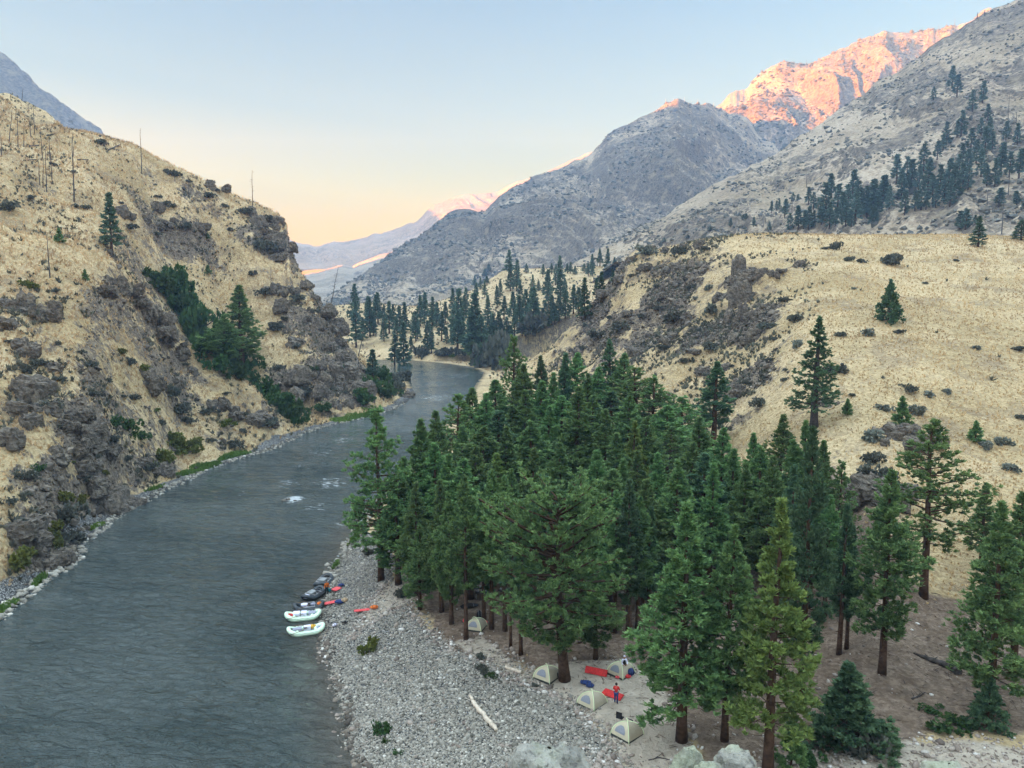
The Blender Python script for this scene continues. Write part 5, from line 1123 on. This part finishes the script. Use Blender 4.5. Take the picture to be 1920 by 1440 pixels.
# ---- tents
def tent(u, v, yaw, label, s=1.0):
    x, y, z = gp(u, v); o = empty('tent', (x, y, z-.02), yaw, (s, s, s)); tag(o, label, 'tent', 'cream dome tents of the camp'); s *= .88; o.scale = (s, s, s)
    rd, hgt = 1.42, 1.28; nt_, nk = 12, 9
    t = np.linspace(0, PI/2, nt_)
    pr, pz = rd*np.cos(t)**.85, hgt*np.sin(t)**1.0
    pr[-1] = .02
    for q in range(4):
        a0, a1 = q*PI/2, (q+1)*PI/2; k = np.linspace(0, 1, nk)
        A = np.stack([pr*math.cos(a0), pr*math.sin(a0), pz], -1); B = np.stack([pr*math.cos(a1), pr*math.sin(a1), pz], -1)
        sag = 1-.05*np.sin(PI*k)[None, :, None]*np.sin(t*2)[:, None, None]
        V = (A[:, None]*(1-k)[None, :, None]+B[:, None]*k[None, :, None])
        V[..., :2] *= sag[..., :1]
        f = MB(); f.add(V.reshape(-1, 3), grid_faces(nt_, nk)[:, ::-1])
        f.build('wall_panel', m_tentl if q in (2, 0) else m_tents, o, True)
        if q in (2, 0):
            w = MB(); tk = np.linspace(.40, .98, 6); kk = np.linspace(-1, 1, 9); P = []
            for ti in tk:
                wd = .30*math.sqrt(max(.05, 1-((ti-.56)/.46)**2)); r_, z_ = rd*math.cos(ti)**.85*1.012, hgt*math.sin(ti)+.012
                for q_ in kk:
                    kq = .46+q_*wd; a_ = np.array([math.cos(a0), math.sin(a0)])*(1-kq)+np.array([math.cos(a1), math.sin(a1)])*kq
                    P.append([a_[0]*r_, a_[1]*r_, z_])
            w.add(np.array(P), grid_faces(6, 9)[:, ::-1]); w.build('mesh_window', m_mesh, o, True)
        sk = MB(); c0 = np.array([math.cos(a0), math.sin(a0)])*rd*1.02; c1 = np.array([math.cos(a1), math.sin(a1)])*rd*1.02
        sk.add(np.array([[*c0, -.05], [*c1, -.05], [*(c1*.975), .17], [*(c0*.975), .17]]), np.array([[0, 1, 2, 3]])); sk.build('skirt', m_dgrn, o)
    for q in range(2):
        a0 = q*PI/2; tt = np.linspace(0, PI, 23); c_ = np.cos(tt); f = MB()
        rr = np.sign(c_)*np.abs(c_)**.85*rd*1.012
        f.tube(np.stack([rr*math.cos(a0), rr*math.sin(a0), hgt*np.sin(tt)+.012], -1), .028, 6); f.build('pole_sleeve', m_seam, o, True)
    return o
tent(1176, 1378, -.05+PI*1.0, 'lowest cream dome tent, nearest the viewer on the camp sand')
tent(1110, 1322, .03+PI, 'cream dome tent between the red-jacketed person and the cobbles')
tent(1026, 1272, .12+PI, 'cream dome tent left of the thick reddish pine trunk')
tent(1164, 1263, .0+PI, 'cream dome tent at the upper edge of the camp beside a standing person')
tent(893, 1178, .45+PI, 'half-hidden cream tent among the trunks on the left of the grove', .95)

# ---- gear
def soft(name, u, v, size, mtl, label, cat, rz=0., lift=0., seed=1, parts=True):
    x, y, z = gp(u, v); z = max(z, 0)+(.12 if u < 720 else 0)
    o = empty(name, (x, y, z+lift), rz); tag(o, label, cat)
    b = MB(); b.blob((0, 0, size[2]*.46), (size[0]/2, size[1]/2, size[2]/2), seed, .16, 18, 12); b.build('body', mtl, o, True)
    s = np.linspace(0, PI, 9)
    for xx in (-.22, .22):
        st = MB(); st.tube(np.stack([0*s+xx*size[0], np.cos(s)*size[1]*.5, size[2]*.46+np.sin(s)*size[2]*.53], -1), .018, 5); st.build('strap', m_black if mtl != m_black else m_grey_floor, o)
    return o
def pad(name, u, v, L, W, mtl, label, cat, rz=0., tilt=0., th=.09):
    x, y, z = gp(u, v); z += (.16 if u < 720 else 0); m = MB(); n = 17
    s = np.linspace(-.5, .5, n); prof = th*(.75+.25*np.abs(np.sin(np.arange(n)*PI/2)))
    top = np.stack([np.repeat(s*L, 7), np.tile(np.linspace(-.5, .5, 7)*W, n), np.repeat(prof, 7)*np.tile([.35, .85, 1, 1, 1, .85, .35], n)+.02], -1)
    bot = top.copy(); bot[:, 2] = 0
    m.add(top, grid_faces(n, 7)); m.add(bot, grid_faces(n, 7)[:, ::-1])
    e = list(range(0, n*7, 7)); e2 = [i+6 for i in e]; q = []
    for a, b in zip(e[:-1], e[1:]): q += [(a, b, b+n*7, a+n*7)]
    for a, b in zip(e2[:-1], e2[1:]): q += [(b, a, a+n*7, b+n*7)]
    for a in range(6): q += [(a+1, a, a+n*7, a+1+n*7), ((n-1)*7+a, (n-1)*7+a+1, (n-1)*7+a+1+n*7, (n-1)*7+a+n*7)]
    m.n = m.n; m.F4.append(np.array(q))
    o = m.build(name, mtl, None, True); o.location = (x, y, z+.03+.5*W*math.sin(abs(tilt))); o.rotation_euler = (tilt, 0, rz); return tag(o, label, cat)
pad('sleeping_pad', 622, 1133, 2.0, .7, m_coral, 'coral red pad beside the black raft with a blue bundle on its right', 'sleeping pad', .55)
soft('gear_bundle', 638, 1135, (1.3,.8,.45), m_blue, 'navy bundle between the coral pad and a tan bag on the stones', 'gear bundle', .3, 0, 3)
soft('duffel_bag', 646, 1132, (.75,.6,.5), m_tan, 'tan duffel bag beside the navy bundle on the stones', 'bag', .2, 0, 4)
pad('sleeping_pad', 630, 1108, 1.1, .9, m_coral, 'short coral red pad behind the person in orange', 'sleeping pad', 1.1)
soft('gear_bundle', 640, 1103, (.7,.5,.35), m_blue, 'dark blue bag behind the short coral pad', 'bag', .3, 0, 5)
pad('sleeping_pad', 681, 1150, 2.0, .55, m_coral, 'long coral red pad alone on the pale sand of the bar', 'sleeping pad', .28)
soft('gear_bundle', 702, 1145, (.9,.5,.4), m_orange, 'red orange bag at the end of the long coral pad', 'bag', .3, 0, 6)
soft('dry_bag', 617, 1114, (.6,.5,.5), m_teal, 'teal bag at the feet of the person in orange', 'bag', .2, 0, 7)
soft('dry_bag', 628, 1178, (.6,.35,.35), m_white, 'pale bag on the waterline stones beside the nearest raft', 'bag', .9, 0, 8)
soft('dry_bag', 647, 1172, (.7,.3,.25), m_black, 'black bag lying on the stones right of the nearest raft', 'bag', .5, 0, 9)
pad('mattress', 1118, 1266, 2.0, .6, m_red, 'dark red mattress propped on its edge above the camp sand', 'mattress', -.42, .95, .1)
soft('stuff_sack', 1098, 1283, (1.0,.55,.35), m_blue, 'left navy sack on the sand below the thick pine trunk', 'bag', -.3, 0, 10)
soft('stuff_sack', 1106, 1290, (.75,.5,.35), m_blue, 'right navy sack on the sand, nearer the second tent', 'bag', -.2, 0, 11)
pad('sleeping_pad', 1149, 1306, 1.8, .75, m_red, 'red pad spread on the sand in front of the person in red', 'sleeping pad', -.65, .25, .1)
soft('duffel_bag', 1161, 1268, (.45,.4,.85), m_red, 'upright red bag against the upper tent', 'bag', .1, 0, 12)
soft('stuff_sack', 1160, 1273, (.7,.4,.25), m_coral, 'small red sack at the corner of the upper tent', 'bag', .3, 0, 13)
soft('stuff_sack', 1176, 1273, (.7,.45,.3), m_red, 'dark red sack beside the blue and black bag', 'bag', -.2, 0, 14)
soft('backpack', 1183, 1268, (.6,.5,.7), m_blue, 'blue and black pack on the sand right of the upper tent', 'backpack', .4, 0, 15)
soft('backpack', 1048, 1270, (.7,.6,.55), m_black, 'black pack between the left tent and the thick pine trunk', 'backpack', .4, 0, 16)
soft('backpack', 1180, 1357, (.6,.3,.3), m_black, 'small black bag behind the lowest tent', 'bag', -.3, 0, 17)
soft('gear_bundle', 880, 1142, (1.9,.7,.5), m_black, 'long dark gear pile in the grove behind the half-hidden tent', 'gear pile', .25, 0, 18)
soft('backpack', 899, 1162, (.6,.6,1.0), m_black, 'black pack standing behind the half-hidden tent', 'backpack', .25, 0, 19)
soft('duffel_bag', 906, 1172, (.9,.5,.5), m_coral, 'red bag right of the half-hidden tent', 'bag', .1, 0, 20)
soft('duffel_bag', 872, 1170, (.5,.5,.5), m_coral, 'red bag left of the half-hidden tent beside a bare trunk', 'bag', .1, 0, 21)
soft('dry_bag', 893, 996, (1.0,.6,.8), m_coral, 'small patch of red, a bag deep in the grove', 'bag', .1, 0, 22)
def camp_table(u, v, label):
    x, y, z = gp(u, v); o = empty('camp_table', (x, y, z), .2); tag(o, label, 'table')
    m = MB(); m.box((0, 0, .74), (1.4, .65, .05), 0, .015); m.build('table_top', m_black, o)
    for sx in (-.6, .6):
        for sy in (-.26, .26): l = MB(); l.tube(np.array([[sx, sy, 0], [sx*.95, sy*.9, .73]]), .02, 5); l.build('leg', m_alu, o)
    return o, x, y, z
for (u, v, lb) in [(903,1124,'left camp kitchen table among the trunks'),(893,1116,'camp kitchen table farther back among the trunks'),(946,1120,'camp kitchen table right of the bare trunks')]:
    o, x, y, z = camp_table(u, v, lb)
    for i, dx in enumerate((-.4, .1, .45)):
        p = MB(); p.tube(np.array([[0, 0, 0], [0, 0, .05], [0, 0, .22], [0, 0, .24]]), [.10, .13, .13, .08], 10); q = p.build('pot', m_alu if i != 1 else m_white, None, True)
        q.location = (x+dx, y+.05, z+.77); tag(q, 'small pot standing on a camp kitchen table', 'pot', 'pots on the camp kitchen tables')
def camp_chair(u, v, rz, label):
    x, y, z = gp(u, v); o = empty('camp_chair', (x, y, z), rz); tag(o, label, 'chair')
    s = MB(); s.box((0, 0, .42), (.5, .48, .05), 0, .02); s.build('seat', m_black, o)
    b = MB(); b.box((0, .27, .72), (.5, .05, .55), 0, .02); b.build('backrest', m_black, o)
    for sx in (-.24, .24):
        for sy in (-.22, .24): l = MB(); l.tube(np.array([[sx*1.1, sy*1.1, 0], [sx, sy, .42]]), .015, 5); l.build('leg', m_alu, o)
camp_chair(1163, 1355, 2.6, 'black camp chair behind the lowest tent')
camp_chair(882, 1097, .4, 'black camp chair deep in the grove behind the kitchen tables')
# ---- logs
def log(name, p, rad, mtl, label, cat, seed=1, stubs=4, lift=.6):
    pts = []
    for (u, v) in p: x, y, z = gp(u, v); pts.append([x, y, z])
    pts = np.array(pts); n = 14; tt = np.linspace(0, len(p)-1, n)
    q = np.stack([np.interp(tt, np.arange(len(p)), pts[:, k]) for k in range(3)], -1)
    rs = np.random.RandomState(seed); L = np.linalg.norm(q[-1]-q[0])
    r = np.interp(np.linspace(0, 1, n), np.linspace(0, 1, len(rad)), rad)*(1+rs.normal(0, .07, n))
    q += rs.normal(0, .012*L, (n, 3))*[1, 1, .2]; q[:, 2] = np.array([gz(a, b) for a, b in q[:, :2]])+r*lift
    m = MB(); m.tube(q, r, 10)
    for i in range(stubs):
        k = rs.randint(2, n-2); a = rs.uniform(0, PI); m.tube(np.array([q[k], q[k]+np.array([math.cos(a)*.5, math.sin(a)*.5, .25])*rs.uniform(.5, 1.2)]), [r[k]*.4, .02], 5)
    o = m.build(name, mtl, None, True); return tag(o, label, cat)
m_drift = simple('bleached_driftwood', (.60, .52, .42), .85, .25, 3, .1, 0, .02)
m_char = simple('charred_log', (.075, .065, .060), .9, .5, 2, .1, 0, .04)
log('driftwood_log', [(880,1308),(895,1332),(912,1356),(931,1377)], [.12,.19,.20,.15], m_drift, 'long bleached driftwood log lying on the cobble bar', 'log', 2, 3, 1.6)
log('driftwood_log', [(948,1252),(978,1264)], [.15,.17], m_drift, 'short pale log on the bank above the cobbles', 'log', 3, 1)
log('driftwood_log', [(942,1283),(925,1290),(921,1291)], [.06,.04], m_char, 'thin dark stick on the bank below the short pale log', 'stick', 4, 1)
log('fallen_log', [(1714,1226),(1745,1242),(1772,1252),(1797,1266)], [.09,.22,.30,.36], m_char, 'dark weathered fallen log with a splintered end on the brown duff', 'log', 5, 5)
log('fallen_branch', [(1710,1313),(1722,1307),(1735,1300)], [.09,.07,.03], m_char, 'crooked fallen branch below the fallen log', 'branch', 6, 4)
log('fallen_log', [(1827,1306),(1856,1316)], [.14,.16], m_char, 'short black log under the large right edge pine', 'log', 7, 1)
log('fallen_branch', [(1216,1428),(1236,1424),(1258,1425)], [.04,.05,.03], m_char, 'dark stick on the sand near the pale foreground rocks', 'stick', 8, 2)
for i, (a, b, lb) in enumerate([((88,259),(118,250),'dark downed log high on the left hillside, right of the snag row'),((48,276),(84,273),'dark downed log below the snag row'),((203,284),(226,274),'dark downed log lying on the slope below the skyline'),((45,304),(72,303),'dark downed log left of the middle snag cluster'),((146,304),(166,302),'dark downed log right of the tallest snag'),((1862,352),(1905,340),'downed log across the apron above the bench')]):
    h0, h1 = base_hit(*a, 2), base_hit(*b, 2); m = MB(); q = np.array([h0, h1]); q[:, 2] += .2; m.tube(np.stack([q[0]*(1-s)+q[1]*s for s in np.linspace(0, 1, 6)]), np.linspace(.24, .12, 6), 6)
    tag(m.build('fallen_log', m_dead), lb, 'log')
# ---- people
def skinmesh(name, pts, edges, rad, mtl, parent=None, root=0, sub=1):
    me = bpy.data.meshes.new(name); me.from_pydata([tuple(p) for p in pts], edges, []); me.materials.append(mtl)
    o = link(name, me, parent); md = o.modifiers.new('skin', 'SKIN'); md.use_smooth_shade = True
    for i, s in enumerate(me.skin_vertices[0].data): s.radius = (rad[i], rad[i]); s.use_root = (i == root)
    o.modifiers.new('sub', 'SUBSURF').levels = sub; o.modifiers['sub'].render_levels = sub
    return o
def person(u, v, rz, label, top, legs, hair=m_hair, arms='front', hat=None, lean=0., vest=None):
    x, y, z = gp(u, v)
    fwd = lambda p, k: (p[0], p[1]-lean*k, p[2])
    J = dict(pel=(0,0,.95), bel=(0,-lean*.25,1.12), che=(0,-lean*.6,1.32), nek=(0,-lean*.85,1.49), hd0=(0,-lean*.95-.01,1.58), hd1=(0,-lean-.015,1.66), hd2=(0,-lean-.01,1.75), nose=(0,-lean-.125,1.655))
    for s, S in ((-1, 'l'), (1, 'r')):
        J['hip'+S] = (s*.095, 0, .90); J['kne'+S] = (s*.105, -.03*s-.02, .50); J['ank'+S] = (s*.11, .02-.05*s, .085); J['toe'+S] = (s*.13, -.15-.05*s, .035); J['ear'+S] = (s*.095, -lean, 1.65)
        J['sho'+S] = (s*.19, -lean*.75, 1.43)
        if arms == 'front': J['elb'+S] = (s*.25, -lean*.7-.08, 1.16); J['wri'+S] = (s*.17, -lean*.7-.30, 1.08)
        else: J['elb'+S] = (s*.27, -lean*.5+.02, 1.15); J['wri'+S] = (s*.28, -lean*.4-.10, .92)
        w = np.array(J['wri'+S]); e = np.array(J['elb'+S]); d = (w-e)/np.linalg.norm(w-e); sd_ = np.array([0, 0, 1.]) if arms == 'front' else np.array([0, -1., 0])
        J['plm'+S] = tuple(w+d*.06)
        for q in range(4):
            a = w+d*.10+sd_*(.033-.022*q); b = a+d*(.045-.006*abs(q-1)); b2 = b+d*.025+np.array([-s*.018, 0, -.012]); J['f%da%s' % (q, S)] = tuple(a); J['f%db%s' % (q, S)] = tuple(b); J['f%dc%s' % (q, S)] = tuple(b2)
        J['t0'+S] = tuple(w+d*.045+sd_*.045); J['t1'+S] = tuple(w+d*.08+sd_*.06)
    names = list(J); I = {k: i for i, k in enumerate(names)}
    E = [('pel','bel'),('bel','che'),('che','nek'),('nek','hd0'),('hd0','hd1'),('hd1','hd2'),('hd1','nose')]
    Rr = dict(pel=.125, bel=.115, che=.135, nek=.055, hd0=.075, hd1=.098, hd2=.07, nose=.018)
    for S in 'lr':
        E += [('pel','hip'+S),('hip'+S,'kne'+S),('kne'+S,'ank'+S),('ank'+S,'toe'+S),('che','sho'+S),('sho'+S,'elb'+S),('elb'+S,'wri'+S),('wri'+S,'plm'+S),('hd1','ear'+S),('wri'+S,'t0'+S),('t0'+S,'t1'+S)]
        for q in range(4): E += [('plm'+S,'f%da%s' % (q, S)),('f%da%s' % (q, S),'f%db%s' % (q, S)),('f%db%s' % (q, S),'f%dc%s' % (q, S))]
        Rr.update({'hip'+S:.088,'kne'+S:.058,'ank'+S:.042,'toe'+S:.035,'sho'+S:.062,'elb'+S:.044,'wri'+S:.03,'plm'+S:.03,'ear'+S:.016,'t0'+S:.011,'t1'+S:.009})
        for q in range(4): Rr.update({'f%da%s' % (q, S):.010,'f%db%s' % (q, S):.009,'f%dc%s' % (q, S):.008})
    body = skinmesh('person', [J[k] for k in names], [(I[a], I[b]) for a, b in E], [Rr[k] for k in names], m_skin)
    body.location = (x, y, z); body.rotation_euler = (0, 0, rz); tag(body, label, 'person')
    def cloth(nm, ks, es, k_, mtl, add=.0):
        i = {k: n for n, k in enumerate(ks)}; return skinmesh(nm, [J[k] for k in ks], [(i[a], i[b]) for a, b in es], [Rr[k]*k_+add for k in ks], mtl, body)
    cloth('jacket', ['pel','bel','che','nek','shol','elbl','wril','shor','elbr','wrir'], [('pel','bel'),('bel','che'),('che','nek'),('che','shol'),('shol','elbl'),('elbl','wril'),('che','shor'),('shor','elbr'),('elbr','wrir')], 1.06, top, .018)
    cloth('trousers', ['pel','hipl','knel','ankl','hipr','kner','ankr'], [('pel','hipl'),('hipl','knel'),('knel','ankl'),('pel','hipr'),('hipr','kner'),('kner','ankr')], 1.08, legs, .018)
    for S in 'lr': cloth('shoe', ['ank'+S,'toe'+S], [('ank'+S,'toe'+S)], 1.15, m_black, .012)
    if vest: cloth('vest', ['pel','bel','che','nek'], [('pel','bel'),('bel','che'),('che','nek')], 1.12, vest, .034)
    h = MB(); h.blob((0, -lean+.022, 1.69), (.102, .108, .115), 3, .08, 12, 8); h.build('hair' if not hat else 'hat', hair if not hat else hat, body, True)
    return body
person(1155, 1320, PI-.35, 'person in a red jacket and dark trousers seen from behind, beside a red pad', m_red, m_blue, arms='front', lean=.06)
person(613, 1117, .5, 'person in an orange top and dark trousers standing by the black rafts', m_orange, m_black, arms='side', lean=.05)
person(1170, 1266, .1, 'person in a white-sleeved top, dark vest and brown trousers beside the upper tent', m_white, m_wood, arms='front', vest=m_black, lean=.05, hat=m_white)

# ---- the rock shelf under the viewer and the pale rocks on its rim
na, nb = 90, 80
gx = np.linspace(-26, 34, na); gy = np.linspace(-26, 22, nb); SX, SY = np.meshgrid(gx, gy, indexing='ij')
edge = 10.5+1.2*fbm(SX/6, 0*SX, 0, 3, 91)
top = 34.2-np.maximum(SY, 0)*.647-np.clip(SY-2, 0, 3)*.25+.3*fbm(SX/3, SY/3, 0, 4, 92)
SZ = top*sstep(edge+1.6, edge, SY)*sstep(-24, -16, SX)+(-3)*(1-sstep(edge+1.6, edge, SY)*sstep(-24, -16, SX))
m_lich, nt = mat('lichen_rock'); k = N(nt); p = k.pos(); n1 = k.noise(p, 2.2, 6, .65); n2 = k.noise(p, 9, 5, .6); n3 = k.noise(p, .9, 4, .6)
cc = k.mix(k.rng(n1, .35, .65), (.22, .215, .19), (.40, .39, .345)); cc = k.mix(k.math('MULTIPLY', k.rng(n2, .54, .64), .8), cc, (.11, .105, .10))
cc = k.mix(k.math('MULTIPLY', k.rng(n3, .46, .60), .55), cc, (.33, .37, .24)); k.out(k.bsdf(cc, .9, k.bump(k.math('ADD', n1, k.math('MULTIPLY', n2, .4)), 1., .15), .15))
tag(link('cliff', new_mesh('cliff', np.stack([SX, SY, SZ], -1).reshape(-1, 3), grid_faces(na, nb)[:, ::-1], [m_lich], smooth=True)), 'rock cliff the picture was taken from', 'cliff', kind='structure')
def boulder(u, vtop, Y, wpx, hk, seed, label, dk=.9):
    x, y, zt = at(u, vtop, Y); w = metres(wpx, Y, zt)/2; hh = w*hk
    n1_, n2_ = 72, 48; th = np.linspace(0, 2*PI, n1_, endpoint=False)[:, None]; ph = np.linspace(.02, PI-.02, n2_)[None]
    d = np.stack([np.cos(th)*np.sin(ph), np.sin(th)*np.sin(ph), np.cos(ph)+0*th], -1).reshape(-1, 3)
    r = 1+.20*fbm(d[:, 0]*1.3+seed, d[:, 1]*1.3, d[:, 2]*1.3, 3, seed)+.10*ridged(d[:, 0]*3, d[:, 1]*3+seed, d[:, 2]*3, 4, seed+1)+.03*fbm(d[:, 0]*12, d[:, 1]*12, d[:, 2]*12+seed, 3, seed)
    d = np.sign(d)*np.abs(d)**.8
    V = d*r[:, None]*np.array([w, w*dk, hh]); V += np.array([x, y, zt-V[:, 2].max()])
    tag(link('boulder', new_mesh('boulder', V, grid_faces(n1_, n2_, True), [m_lich], smooth=True)), label, 'rock')
boulder(1030, 1396, 8.6, 165, 1.5, 3, 'broad lichen-covered rock at the bottom centre edge of the view')
boulder(1292, 1400, 9.2, 66, 1.9, 5, 'left of two pale foreground rocks under the thick front pine')
boulder(1376, 1409, 9.0, 76, 1.5, 8, 'right of two pale foreground rocks, with a streaked face')
boulder(1330, 1428, 8.8, 60, 1.2, 11, 'low pale rock between the two foreground rocks')
boulder(1780, 1428, 8.8, 90, 1.0, 14, 'low pale green rock rim at the bottom right edge')
# ---- rock outcrops and river rocks
m_crag, nt = mat('crag_rock'); k = N(nt); p = k.pos(); n1 = k.noise(p, 1.4, 6, .7); n2 = k.noise(k.mapping(p, (1, 1, 3)), .8, 5, .65, .5); n3 = k.noise(p, .35, 4, .6)
cc = k.mix(k.rng(n1, .33, .67), (.090, .079, .066), (.235, .205, .170)); cc = k.mix(k.math('MULTIPLY', k.rng(n2, .54, .66), .7), cc, (.055, .048, .042)); cc = k.mix(k.math('MULTIPLY', k.rng(n3, .55, .68), .5), cc, (.36, .31, .235))
k.out(k.bsdf(cc, .92, k.bump(k.math('ADD', n1, n2), 1., .5), .12))
def crag_mesh(seed, nblk):
    rs = np.random.RandomState(seed); m = MB()
    for i in range(nblk):
        n1_, n2_ = 26, 18; th = np.linspace(0, 2*PI, n1_, endpoint=False)[:, None]; ph = np.linspace(.02, PI-.02, n2_)[None]
        d = np.stack([np.cos(th)*np.sin(ph), np.sin(th)*np.sin(ph), np.cos(ph)+0*th], -1).reshape(-1, 3)
        d = np.sign(d)*np.abs(d)**.55                       # blocky
        r = 1+.24*fbm(d[:, 0]*1.9+seed*3+i*7, d[:, 1]*1.6, d[:, 2]*1.6, 3, seed)+.20*ridged(d[:, 0]*2.4+i*5, d[:, 1]*2.4, d[:, 2]*4.5+seed, 3, seed+1)
        sz = np.array([rs.uniform(.25, .6), rs.uniform(.25, .6), rs.uniform(.25, .65)])*(1.15 if i == 0 else rs.uniform(.5, 1))
        V = d*r[:, None]*sz; a = rs.uniform(0, PI); t = rs.normal(0, .22, 2)
        V = np.stack([V[:, 0]*math.cos(a)-V[:, 1]*math.sin(a), V[:, 0]*math.sin(a)+V[:, 1]*math.cos(a), V[:, 2]+V[:, 0]*t[0]+V[:, 1]*t[1]], -1)
        m.add(V+np.array([rs.normal(0, .55)*(i > 0), rs.normal(0, .45)*(i > 0), rs.uniform(-.12, .12)]), grid_faces(n1_, n2_, True))
    return m.mesh('rock_outcrop', [m_crag])
CRAG = [crag_mesh(s_, n_) for s_, n_ in ((201, 7), (202, 9), (203, 6), (204, 10), (205, 5))]
rsC = np.random.RandomState(17)
for (where, pts) in [
  ('standing out of the grass on the upper left hillside', [(325,415),(298,428),(345,424),(272,412),(240,405),(225,395),(300,395),(375,425),(385,335),(395,352),(188,268),(110,205),(124,222),(132,232),(98,196)]),
  ('on the cliff at the right end of the left ridge', [(498,412),(512,430),(520,448),(526,468),(528,490),(512,462),(500,440),(487,425),(520,415),(470,405),(515,485),(505,475)]),
  ('on the face of the cliff spur above the water', [(572,535),(592,562),(606,585),(620,612),(634,640),(600,618),(580,600),(560,572),(545,548),(612,655),(640,678),(655,702),(630,705),(600,690),(640,735),(622,760),(650,760),(600,742),(572,712),(560,650),(530,575),(515,545),(680,740)]),
  ('among brush on the lower left slope', [(205,528),(228,545),(252,560),(270,582),(288,600),(300,622),(318,645),(340,668),(190,545),(45,580),(20,610),(70,600),(40,650),(100,690),(60,740),(30,770),(95,770),(120,800),(150,815),(175,830),(205,850),(140,780),(60,800),(20,830),(110,860),(150,880),(225,930),(200,945),(248,945),(175,920),(60,1020),(95,1050),(30,1000),(120,1035),(75,1065),(270,870),(300,880),(400,765),(440,775),(480,790),(510,800),(360,700),(330,720),(280,720)])]:
    for (u, v) in pts:
        h = base_hit(u, v)
        if not h: continue
        x, y, z = h; w = rsC.uniform(1.8, 4.2)*(1.25 if 'cliff' in where else 1)
        o = link('rock_outcrop', CRAG[rsC.randint(5)]); o.location = (x, y, z-.18*w); o.rotation_euler = (rsC.normal(0, .15), rsC.normal(0, .15), rsC.uniform(0, 6.28)); o.scale = (w, w, w*rsC.uniform(.7, 1.15))
        tag(o, 'brown-grey jagged rock outcrop '+where, 'rock', 'rock outcrops '+where)
for (u, v) in [(1385,512),(1383,540),(1388,568),(1392,600),(1400,525),(1420,520),(1445,515),(1470,508),(1500,500),(1225,468),(1250,470),(1280,466),(1310,462),(1195,478),(1182,490),(1172,500),(1210,500),(1240,500),(1265,505),(1160,530),(1140,550),(1330,640),(1320,700),(1260,640),(1220,630),(1180,590),(1290,600),(1350,560),(1240,560),(1410,640),(1360,690),(1300,660),(1200,660),(1380,740)]:
    h = base_hit(u, v)
    if not h: continue
    x, y, z = h; w = rsC.uniform(1.6, 3.8)*(1.3 if 1380 < u < 1405 else 1); o = link('rock_outcrop', CRAG[rsC.randint(5)]); o.location = (x, y, z-.18*w); o.rotation_euler = (0, 0, rsC.uniform(0, 6.28)); o.scale = (w, w, w*(1.7 if 1380 < u < 1400 else rsC.uniform(.6, 1.1)))
    tag(o, 'dark jagged rock outcrop on the rocky slope above the grove', 'rock', 'rock outcrops on the rocky slope above the grove')
for (u, v, w, lb) in [(1680,818,4.0,'flat dark rock ledge in the grass below the pale sagebrush, left half'),(1706,814,3.2,'flat dark rock ledge in the grass below the pale sagebrush, right half'),(1640,925,4.2,'lichened grey rock face at the grove edge, left block'),(1662,935,3.6,'lichened grey rock face at the grove edge, right block'),(1650,900,2.6,'grey rock on top of the lichened rock face'),
                     (540,938,.9,'small rock in the riffle making a white wave'),(600,1237,.5,'dark rock in the shallows below the rafts'),(752,745,4.5,'dark boulder at the outer bend under the spur'),(768,742,3.5,'boulder at the very tip of the river spur')]:
    h = base_hit(u, v); 
    if u in (540, 600, 752, 768): x, y = on_level(u, v, 0); z = 0
    else: x, y, z = h
    o = link('rock_outcrop' if u > 1600 else 'boulder', CRAG[rsC.randint(5)]); o.location = (x, y, z-.1*w); o.rotation_euler = (0, 0, rsC.uniform(0, 6.28)); o.scale = (w, w, w*(.55 if u != 1640 and u != 1662 else .9)); tag(o, lb, 'rock')
